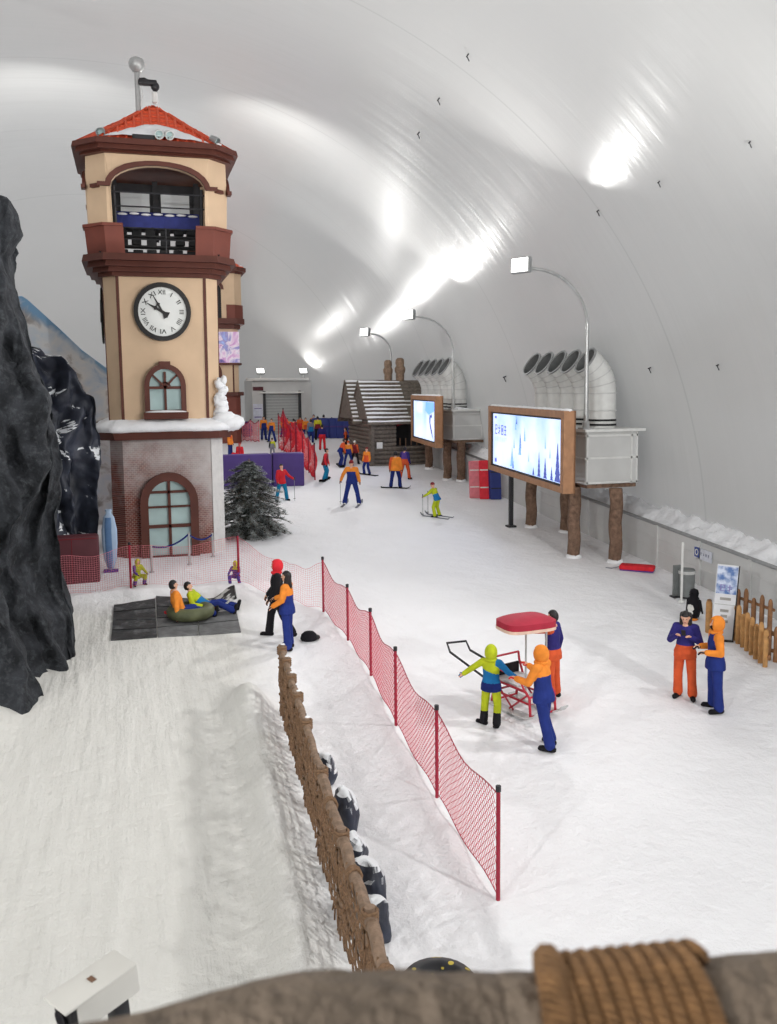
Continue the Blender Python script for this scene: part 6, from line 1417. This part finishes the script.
        cut = .48 if head == 'hair' else .30 if head != 'helmet' else .15
        dead = [f for f in bm.faces if (lambda c: (c.y < -.15 and c.z < cut) or c.z < (-.55 if head == 'hair' else -.05))(f.calc_center_median())]
        bmesh.ops.delete(bm, geom=dead, context='FACES'); bmesh.ops.solidify(bm, geom=bm.faces[:], thickness=.10); bm.verts.index_update()
        e = 1.12 if head == 'helmet' else 1.0; q.add([hc + Rh @ V((v.co.x * .093 * hs * e, (v.co.y * .110 + .004) * hs * e, (v.co.z * .132 + .006) * hs * e)) for v in bm.verts], [[v.index for v in f.verts] for f in bm.faces]); bm.free()
        q.build(nm, hm, T, smooth=True)
    if longhair:
        q = MB()
        for sg in (-1, -.4, .4, 1): q.cap(hc + Xh * sg * .065 * hs - Fh * .045 * hs + hdir * .04 * hs, neck + Xh * sg * .085 * k - Fh * (.085 if abs(sg) < .9 else .02) * k - sp * .12 * k + (Fh * .05 * k if abs(sg) > .9 else V()), .052 * hs, .04 * hs, 8)
        fuse('long_hair', q, [M['hair']], T, .014, smooth=2)
    if mask: q = MB(); q.ell(hc + Fh * .062 * hs - hdir * .055 * hs, (.062 * hs, .05 * hs, .052 * hs), 12, R=Rh); q.build('face_mask', M['c_black'], T, smooth=True)
    # --- gloves, boots
    for i in (0, 1):
        if hand != 'skin': q = MB(); hand_vol(q, i, .006, near_); fuse('glove', q, [M['c_' + hand]], T, .008 if near_ else .016, smooth=1)
        kn, an = J[i][1], J[i][2]; kk = k; dn = (an - kn).normalized(); f = fd[i]; q = MB(); ft = an + (V((0, 0, -1)) if not seat else dn) * .045 * k; upv = -V((0, 0, -1)) if not seat else -dn
        q.cap(an - dn * .10 * k, an, .068 * k, .064 * k, 10); q.cap(an, ft + f * .02 * k, .062 * k, .052 * k, 10); q.cap(ft - f * .05 * k, ft + f * .155 * k, .056 * k, .050 * k, 10); q.cap(ft - f * .055 * k - upv * .012 * k, ft + f * .175 * k - upv * .012 * k, .036 * k, .036 * k, 10)
        fuse('boot', q, [M['c_' + boots]], T, .012 if near_ else .02, smooth=1)
    bpy.context.view_layer.update()
    T['_j'] = 0; del T['_j']
    W = Matrix.Translation(g) @ Matrix.Rotation(rz, 4, 'Z')
    info = dict(T=T, k=k, g=g, rz=rz, soles=[W @ V((J[i][2].x, J[i][2].y, J[i][2].z - .09 * k)) for i in (0, 1)], hands=[W @ (J[i][5] + J[i][6] * .07 * k) for i in (0, 1)], fwd=[W.to_3x3() @ fd[i] for i in (0, 1)], W=W)
    if ski: gear(info, ski, label)
    return info
def ski_mesh(name, loc, d, ln, w, mt, label, cat, group):
    d = V((d.x, d.y, 0)).normalized(); s = V((-d.y, d.x, 0)); T = thing(name, label, cat, loc, 0, group); q = MB(); prof = [(-.48, .035), (-.45, .0), (0, .0), (.38, .0), (.45, .04), (.50, .11)]
    for (a, za), (b_, zb) in zip(prof, prof[1:]):
        wa = w * (.6 if abs(a) > .46 else 1); wb = w * (.5 if abs(b_) > .46 else 1); A_, B_ = d * a * ln + V((0, 0, za + SLOPE * d.y * a * ln)), d * b_ * ln + V((0, 0, zb + SLOPE * d.y * b_ * ln))
        q.add([A_ - s * wa / 2, A_ + s * wa / 2, B_ + s * wb / 2, B_ - s * wb / 2, A_ - s * wa / 2 + V((0, 0, .022)), A_ + s * wa / 2 + V((0, 0, .022)), B_ + s * wb / 2 + V((0, 0, .022)), B_ - s * wb / 2 + V((0, 0, .022))], [(0, 3, 2, 1), (4, 5, 6, 7), (0, 1, 5, 4), (3, 7, 6, 2), (0, 4, 7, 3), (1, 2, 6, 5)])
    q.build('plank', mt, T); q = MB(); q.box(V((0, 0, .03)), (.09, .20, .03), rot=Matrix.Rotation(math.atan2(-d.x, d.y), 3, 'Z')); q.build('binding', M['dark'], T); return T
def gear(f, kind, who):
    short = who
    if 'skis' in kind:
        for i, nm in ((0, 'right'), (1, 'left')):
            p = f['soles'][i]; d = f['fwd'][0] + f['fwd'][1]; ski_mesh('ski', V((p.x, p.y, gz(p.x, p.y) + .004)), d, 1.25, .085, M['c_grey'], f'{nm} ski under {kind["skis"]}', 'ski', 'skis')
    if 'board' in kind:
        p = (f['soles'][0] + f['soles'][1]) / 2; d = f['soles'][0] - f['soles'][1]; ski_mesh('snowboard', V((p.x, p.y, gz(p.x, p.y) + .004)), d, 1.35, .26, M['c_boot'], f'dark snowboard under {kind["board"]}', 'snowboard', 'snowboards')
    for i in kind.get('poles', ()):
        a = f['hands'][i]; b_ = V((a.x, a.y, gz(a.x, a.y))) + V(kind.get('plant', (0, 0, 0))) * 1.0; b_.z = gz(b_.x, b_.y) + .0
        T = thing('ski_pole', f'{"right" if i == 0 else "left"}-hand ski pole of {kind["who"]}', 'ski pole', b_, 0, 'ski poles'); d = (a - b_).normalized(); q = MB(); q.tube([V(), a - b_ + d * .06], .011, 6); q.build('shaft', M['grey'], T); q = MB(); q.tube([a - b_ - d * .03, a - b_ + d * .10], .02, 7); q.build('grip', M['dark'], T); q = MB(); o = MB(); o.lathe([(.011, -.005), (.05, -.004), (.05, .006), (.011, .008)], n=10); xf(o, d.to_track_quat('Z', 'Y').to_matrix(), d * .09); o.build('basket', M['dark'], T)

# --- near figures
WALK = ((-.10, -.38, -1), (-.05, .10, -1)), ((.10, .28, -1), (.06, .62, -1))
woman = person('person in navy and orange-red ski suit looking down at a phone', 684, 698, 609, yaw=-8, near_=True, head='hair', longhair=True, up='navy', low='orange_red', sl=('navy', 'navy'), tr='orange_red', hand='skin', yoke=.12, hem=.14,
       wide=.93, legs=(((-.06, .02, -1), (-.0, .08, -1)), ((.08, -.06, -1), (.06, .02, -1))), arms=(((-.40, -.22, -1), (.62, -.75, .62)), ((.40, -.22, -1), (-.62, -.75, .55))), hd=(0, -.35, .95))
hm = (woman['hands'][0] + woman['hands'][1]) / 2
T = thing('phone', 'black phone in the hands of the navy and orange-red suited person', 'phone', hm + V((0, 0, .045)), woman['rz']); R = Matrix.Rotation(math.radians(35), 3, 'X'); q = MB(); q.box((0, 0, 0), (.078, .012, .155), bev=.005); xf(q, R); q.build('case', M['black'], T); q = MB(); q.box((0, .0075, 0), (.068, .002, .14)); xf(q, R); q.build('display', M['ink2'], T)
person('person in orange hood and sleeves over blue suit standing beside the phone user', 714, 710, 616, yaw=-72, near_=True, head='hood', headc='orange', up='blue', low='blue', sl=('orange', 'orange'), tr='blue', hand='glove', yoke=.40, hem=.16, mask=True,
       legs=(((-.10, 0, -1), (-.02, .05, -1)), ((.10, .02, -1), (.06, .06, -1))), arms=(((-.30, .05, -1), (.30, -.95, .05)), ((.30, .02, -1), (-.35, -.95, .0))))
person('child in lime hood and teal jacket, seen from behind by the sleigh', 491, 725, 646, yaw=165, feet=((.4, -.7, -.35), (1, -.35, 0)), near_=True, kid=.6, head='hood', headc='lime', up='lime', low='teal', sl=('teal', 'lime'), tr='lime', trlow='black', yoke=.27, diag=True, hem=.17, hemc='deep',
       legs=(((-.16, .18, -1), (-.06, .42, -1)), ((.10, -.05, -1), (.05, .08, -1))), arms=(((-.62, -.25, -.75), (-.55, -.55, -.55)), ((.88, .12, -.62), (.80, .05, -.62))), hand='teal')
orange4 = person('person in orange hood and blue overalls walking beside the sleigh with red mitts', 543, 746, 644, yaw=-118, near_=True, head='hood', headc='orange', up='orange', low='blue', sl=('orange', 'orange'), tr='blue', yoke=.31, hem=.14, diag=False, hand='red',
       legs=(((-.08, -.12, -1), (-.04, .32, -1)), ((.08, .22, -1), (.04, .30, -1))), arms=(((-.22, -.55, -.85), (.05, -.9, .45)), ((.22, -.40, -.95), (-.1, -1, .1))), spine=(0, -.10, 1))
person('dark-haired person in navy jacket and orange trousers behind the sleigh canopy', 552, 698, 609, yaw=-112, near_=True, head='hair', up='navy', low='orange_red', sl=('navy', 'orange_red'), tr='orange_red', yoke=.06, hem=.15, hand='glove',
       legs=(((-.10, .02, -1), (-.02, .04, -1)), ((.12, .04, -1), (.06, .08, -1))), arms=(((-.25, .20, -.95), (-.12, -.25, -1)), ((.35, -1, -.12), (.25, -1, .0))))
person('person in orange-yoked blue overalls with dark hair standing near the rope fence', 288, 649, 570, yaw=-108, near_=True, head='hair', longhair=True, up='orange', low='blue', sl=('orange', 'orange'), tr='blue', yoke=.27, hem=.14, hand='glove',
       legs=(((-.10, -.05, -1), (-.02, .05, -1)), ((.10, .05, -1), (.04, .08, -1))), arms=(((-.15, -.35, -.95), (.05, -.85, -.25)), ((.2, -.15, -1), (.0, -.8, -.5))))
person('person in a red hood and black clothes behind the blue-overall wearer', 278, 637, 558, yaw=-85, near_=True, head='hood', headc='red', up='black', low='black', tr='black', hand='black',
       legs=(((-.12, -.32, -1), (-.05, -.12, -1)), ((.12, .30, -1), (.08, .50, -1))), arms=(((-.15, -.10, -1), (.10, -.65, -.75)), ((.2, -.1, -1), (.0, -.6, -.7))))
# the two tube riders
tz = TUBE.location
person('dark-haired rider in orange jacket seated on the snow tube, back half turned', at_=(tz.x - .26, tz.y - .06, tz.z + .12), h=1.68, yaw=-258 + 360, near_=True, head='hair', up='orange', low='orange', sl=('orange', 'orange'), tr='blue', seat=True, zoff=-.13, spine=(0, .22, 1), hand='glove',
       legs=(((-.14, -1, .10), (-.04, -.95, -.32)), ((.14, -1, .12), (.04, -.95, -.28))), feet=((0, -.3, 1), (0, -.3, 1)), arms=(((-.30, .1, -1), (-.15, -.05, -1)), ((.30, .0, -1), (.1, -.45, -.85))))
person('second tube rider in lime jacket and blue trousers leaning back on the snow tube', at_=(tz.x + .34, tz.y + .38, tz.z + .12), h=1.62, yaw=78, near_=True, head='hair', up='lime', low='teal', sl=('lime', 'lime'), tr='blue', seat=True, zoff=-.13, spine=(0, .75, .72), yoke=.22, hd=(0, .2, 1), hand='glove',
       legs=(((-.16, -1, .22), (-.04, -.9, -.42)), ((.16, -1, .16), (.04, -.95, -.32))), feet=((0, -.3, 1), (0, -.3, 1)), arms=(((-.42, -.35, -.75), (.10, -.95, -.2)), ((.42, -.35, -.75), (-.1, -.95, -.15))))
# two children crouching behind the pale net
SQUAT = ((-.35, -1, .12), (-.05, .45, -1)), ((.35, -1, .12), (.05, .45, -1))
person('small crouching child in lime suit behind the pale net left pole', 137, 585, None, h=1.02, yaw=30, head='hood', headc='yellow', up='lime', low='lime', sl=('purple', 'lime'), tr='lime', trlow='purple', legs=SQUAT, spine=(0, -.25, 1), arms=(((-.3, -.6, -.8), (.1, -.9, -.3)), ((.3, -.6, -.8), (-.1, -.9, -.3))))
person('small crouching child in yellow hood and purple suit behind the pale net right pole', 236.5, 586, None, h=.92, yaw=-20, head='hood', headc='yellow', up='yellow', low='purple', sl=('purple', 'purple'), tr='purple', yoke=.36, legs=SQUAT, spine=(0, -.2, 1), arms=(((-.3, -.6, -.8), (.1, -.9, -.3)), ((.3, -.6, -.8), (-.1, -.9, -.3))))
# --- people farther up the slope
SKI = ((-.20, -.28, -1), (-.10, .28, -1)), ((.20, -.28, -1), (.10, .28, -1))
APART = ((-.26, -.05, -1), (-.20, .12, -1)), ((.26, -.05, -1), (.20, .12, -1))
POLEA = ((-.42, -.15, -.9), (-.22, -.85, -.45)), ((.42, -.15, -.9), (.22, -.85, -.45))
person('skier in blue overalls and orange sleeves seen from behind with one pole', 352, 505, 459, yaw=168, up='orange', low='blue', sl=('orange', 'orange'), tr='blue', yoke=.36, head='beanie', headc='dkred', legs=APART, arms=(((-.30, .0, -1), (-.1, -.4, -1)), ((.55, .0, -.85), (.40, -.25, -.9))), boots='white', ski=dict(skis='the blue-overalled skier with a single pole', poles=(1,), who='the blue-overalled skier seen from behind'))
person('child skier in lime and blue suit bending forward in front of the billboards', 437, 517, 481, yaw=-120, kid=.5, up='lime', low='teal', sl=('lime', 'lime'), tr='lime', yoke=.22, head='beanie', headc='dkred', legs=SKI, spine=(0, -.42, 1), arms=(((-.3, -.8, -.6), (-.1, -.95, -.35)), ((.3, -.6, -.7), (.1, -.9, -.5))), ski=dict(skis='the lime-suited child skier', poles=(0, 1), who='the lime-suited child skier'))
person('orange-jacketed snowboarder with back to the camera in front of the cabin', 395.5, 488, 450, yaw=172, up='orange', low='orange', sl=('orange', 'orange_red'), tr='deep', head='hair', legs=SKI, ski=dict(board='the orange-jacketed snowboarder before the cabin'), spine=(0, -.15, 1))
person('person in purple jacket and orange trousers beside the orange-jacketed snowboarder', 405, 479, 446, yaw=150, up='purple', low='orange_red', sl=('navy', 'navy'), tr='orange_red', head='hair', yoke=.15, legs=APART)
person('snowboarder in orange top and blue trousers alone by the cabin corner', 367, 474.5, 446, yaw=-40, up='orange', low='orange_red', sl=('orange', 'orange'), tr='blue', head='beanie', headc='dkred', legs=SKI, ski=dict(board='the snowboarder by the cabin corner'))
person('snowboarder in dull red jacket and teal trousers right of the red nets', 325, 480, 447, yaw=75, up='dkred', low='dkred', sl=('red', 'red'), tr='cyan', head='hair', legs=SKI, spine=(0, -.2, 1), ski=dict(board='the teal-trousered snowboarder by the red nets'))
person('skier in red jacket and bright teal trousers in front of the purple barrier', 282, 501, 463, yaw=30, up='red', low='red', sl=('red', 'red'), tr='cyan', head='hair', legs=APART, arms=(((-.3, -.1, -1), (-.1, -.5, -.8)), ((.55, -.25, -.8), (.5, -.55, -.45))), ski=dict(poles=(1,), who='the red and teal skier'))
person('person in blue trousers bending in the group left of the cabin', 340.5, 466, 441, yaw=100, h=1.5, up='orange_red', low='blue', sl=('orange_red', 'orange_red'), tr='blue', head='hair', yoke=.2, legs=SKI, spine=(0, -.45, 1), ski=dict(board='the bending person left of the cabin'))
person('person in orange and blue at the middle of the group left of the cabin', 348.5, 466, 440, yaw=190, up='orange', low='blue', sl=('orange', 'orange'), tr='blue', head='beanie', headc='orange_red', yoke=.24, legs=APART)
person('person with a white helmet and dark red jacket in the group left of the cabin', 355, 464, 440, yaw=160, up='dkred', low='dkred', sl=('orange_red', 'dkred'), tr='black', head='helmet', headc='white', legs=APART)
person('person in brown-orange jacket half hidden by the cabin corner', 346, 453, 427, yaw=-90, up='orange_red', low='black', tr='black', head='hair')
person('person in red suit beyond the group, left of the cabin wall', 353, 448, 423, yaw=150, up='dkred', low='red', tr='dkred', head='hair')
person('person in red trousers and dark jacket standing right of the red nets', 322.5, 450, 424, yaw=180, up='navy', low='red', sl=('navy', 'navy'), tr='red', head='hair', yoke=.12)
person('tall person in blue overalls and orange top in the far left pair by the entrance', 264, 440, 416, yaw=20, up='orange', low='blue', sl=('orange', 'orange'), tr='blue', head='hair', yoke=.3)
person('person in blue overalls and orange shoulders in the far left pair, right one', 272, 442, 418, yaw=-30, up='orange', low='blue', sl=('orange', 'orange'), tr='blue', head='hair', yoke=.3, legs=APART)
person('child in lime top and grey trousers standing behind the purple barrier', 272.5, 457, 438, yaw=180, kid=.5, up='lime', low='grey', sl=('lime', 'black'), tr='grey', head='beanie', headc='black')
person('person in blue trousers and orange top standing left above the purple barrier', 230.5, 457, 431, yaw=60, up='orange_red', low='orange', sl=('orange', 'orange'), tr='blue', head='hair')
person('person in pinkish red suit sitting on the snow above the purple barrier', 239.5, 459.5, None, h=1.5, yaw=-40, up='red', low='red', tr='red', head='beanie', headc='dkred', seat=True, legs=(((-.2, -1, .35), (-.05, -.7, -.8)), ((.2, -1, .35), (.05, -.7, -.8))), spine=(0, .1, 1))
for i, (px, fy, hy, yw, up_, lo_, tr_, hd_, lb) in enumerate((
        (288, 438, 418, 10, 'orange', 'navy', 'navy', 'hair', 'orange-topped person behind the tall red net, leftmost there'), (294, 441, 418, 170, 'red', 'red', 'blue', 'hair', 'red-jacketed person behind the red net, second from the left'),
        (300.5, 438, 416, 190, 'orange_red', 'red', 'red', 'beanie', 'red-suited person behind the red net with a dark cap'), (306, 440, 417, 30, 'orange', 'orange_red', 'deep', 'hair', 'orange-jacketed person behind the red net, on its right'),
        (311, 443, 419, -150, 'grey', 'teal', 'blue', 'hair', 'grey and teal clad person at the right end of the red net'), (314, 436, 414, 10, 'orange', 'black', 'black', 'hair', 'person in orange top and black trousers behind the far crowd'),
        (318, 440, 416, 180, 'yellow', 'dkred', 'black', 'hair', 'person in yellow top with a dark red waist near the far pads'), (324, 437, 414, 160, 'navy', 'blue', 'blue', 'hair', 'person all in blue in front of the dark blue crash pads'),
        (332, 437, 417, 20, 'yellow', 'blue', 'blue', 'beanie', 'person with round pale top in front of the crash pads, nearest the cabin'), (283, 437, 417, 60, 'orange', 'blue', 'blue', 'hair', 'person in orange and blue left of the tall red net'))):
    person(lb, px, fy, hy, yaw=yw, up=up_, low=lo_, sl=(up_, up_), tr=tr_, head=hd_, headc='black', yoke=.24, legs=APART if i % 2 else STAND, h=1.62 if hy is None else None)
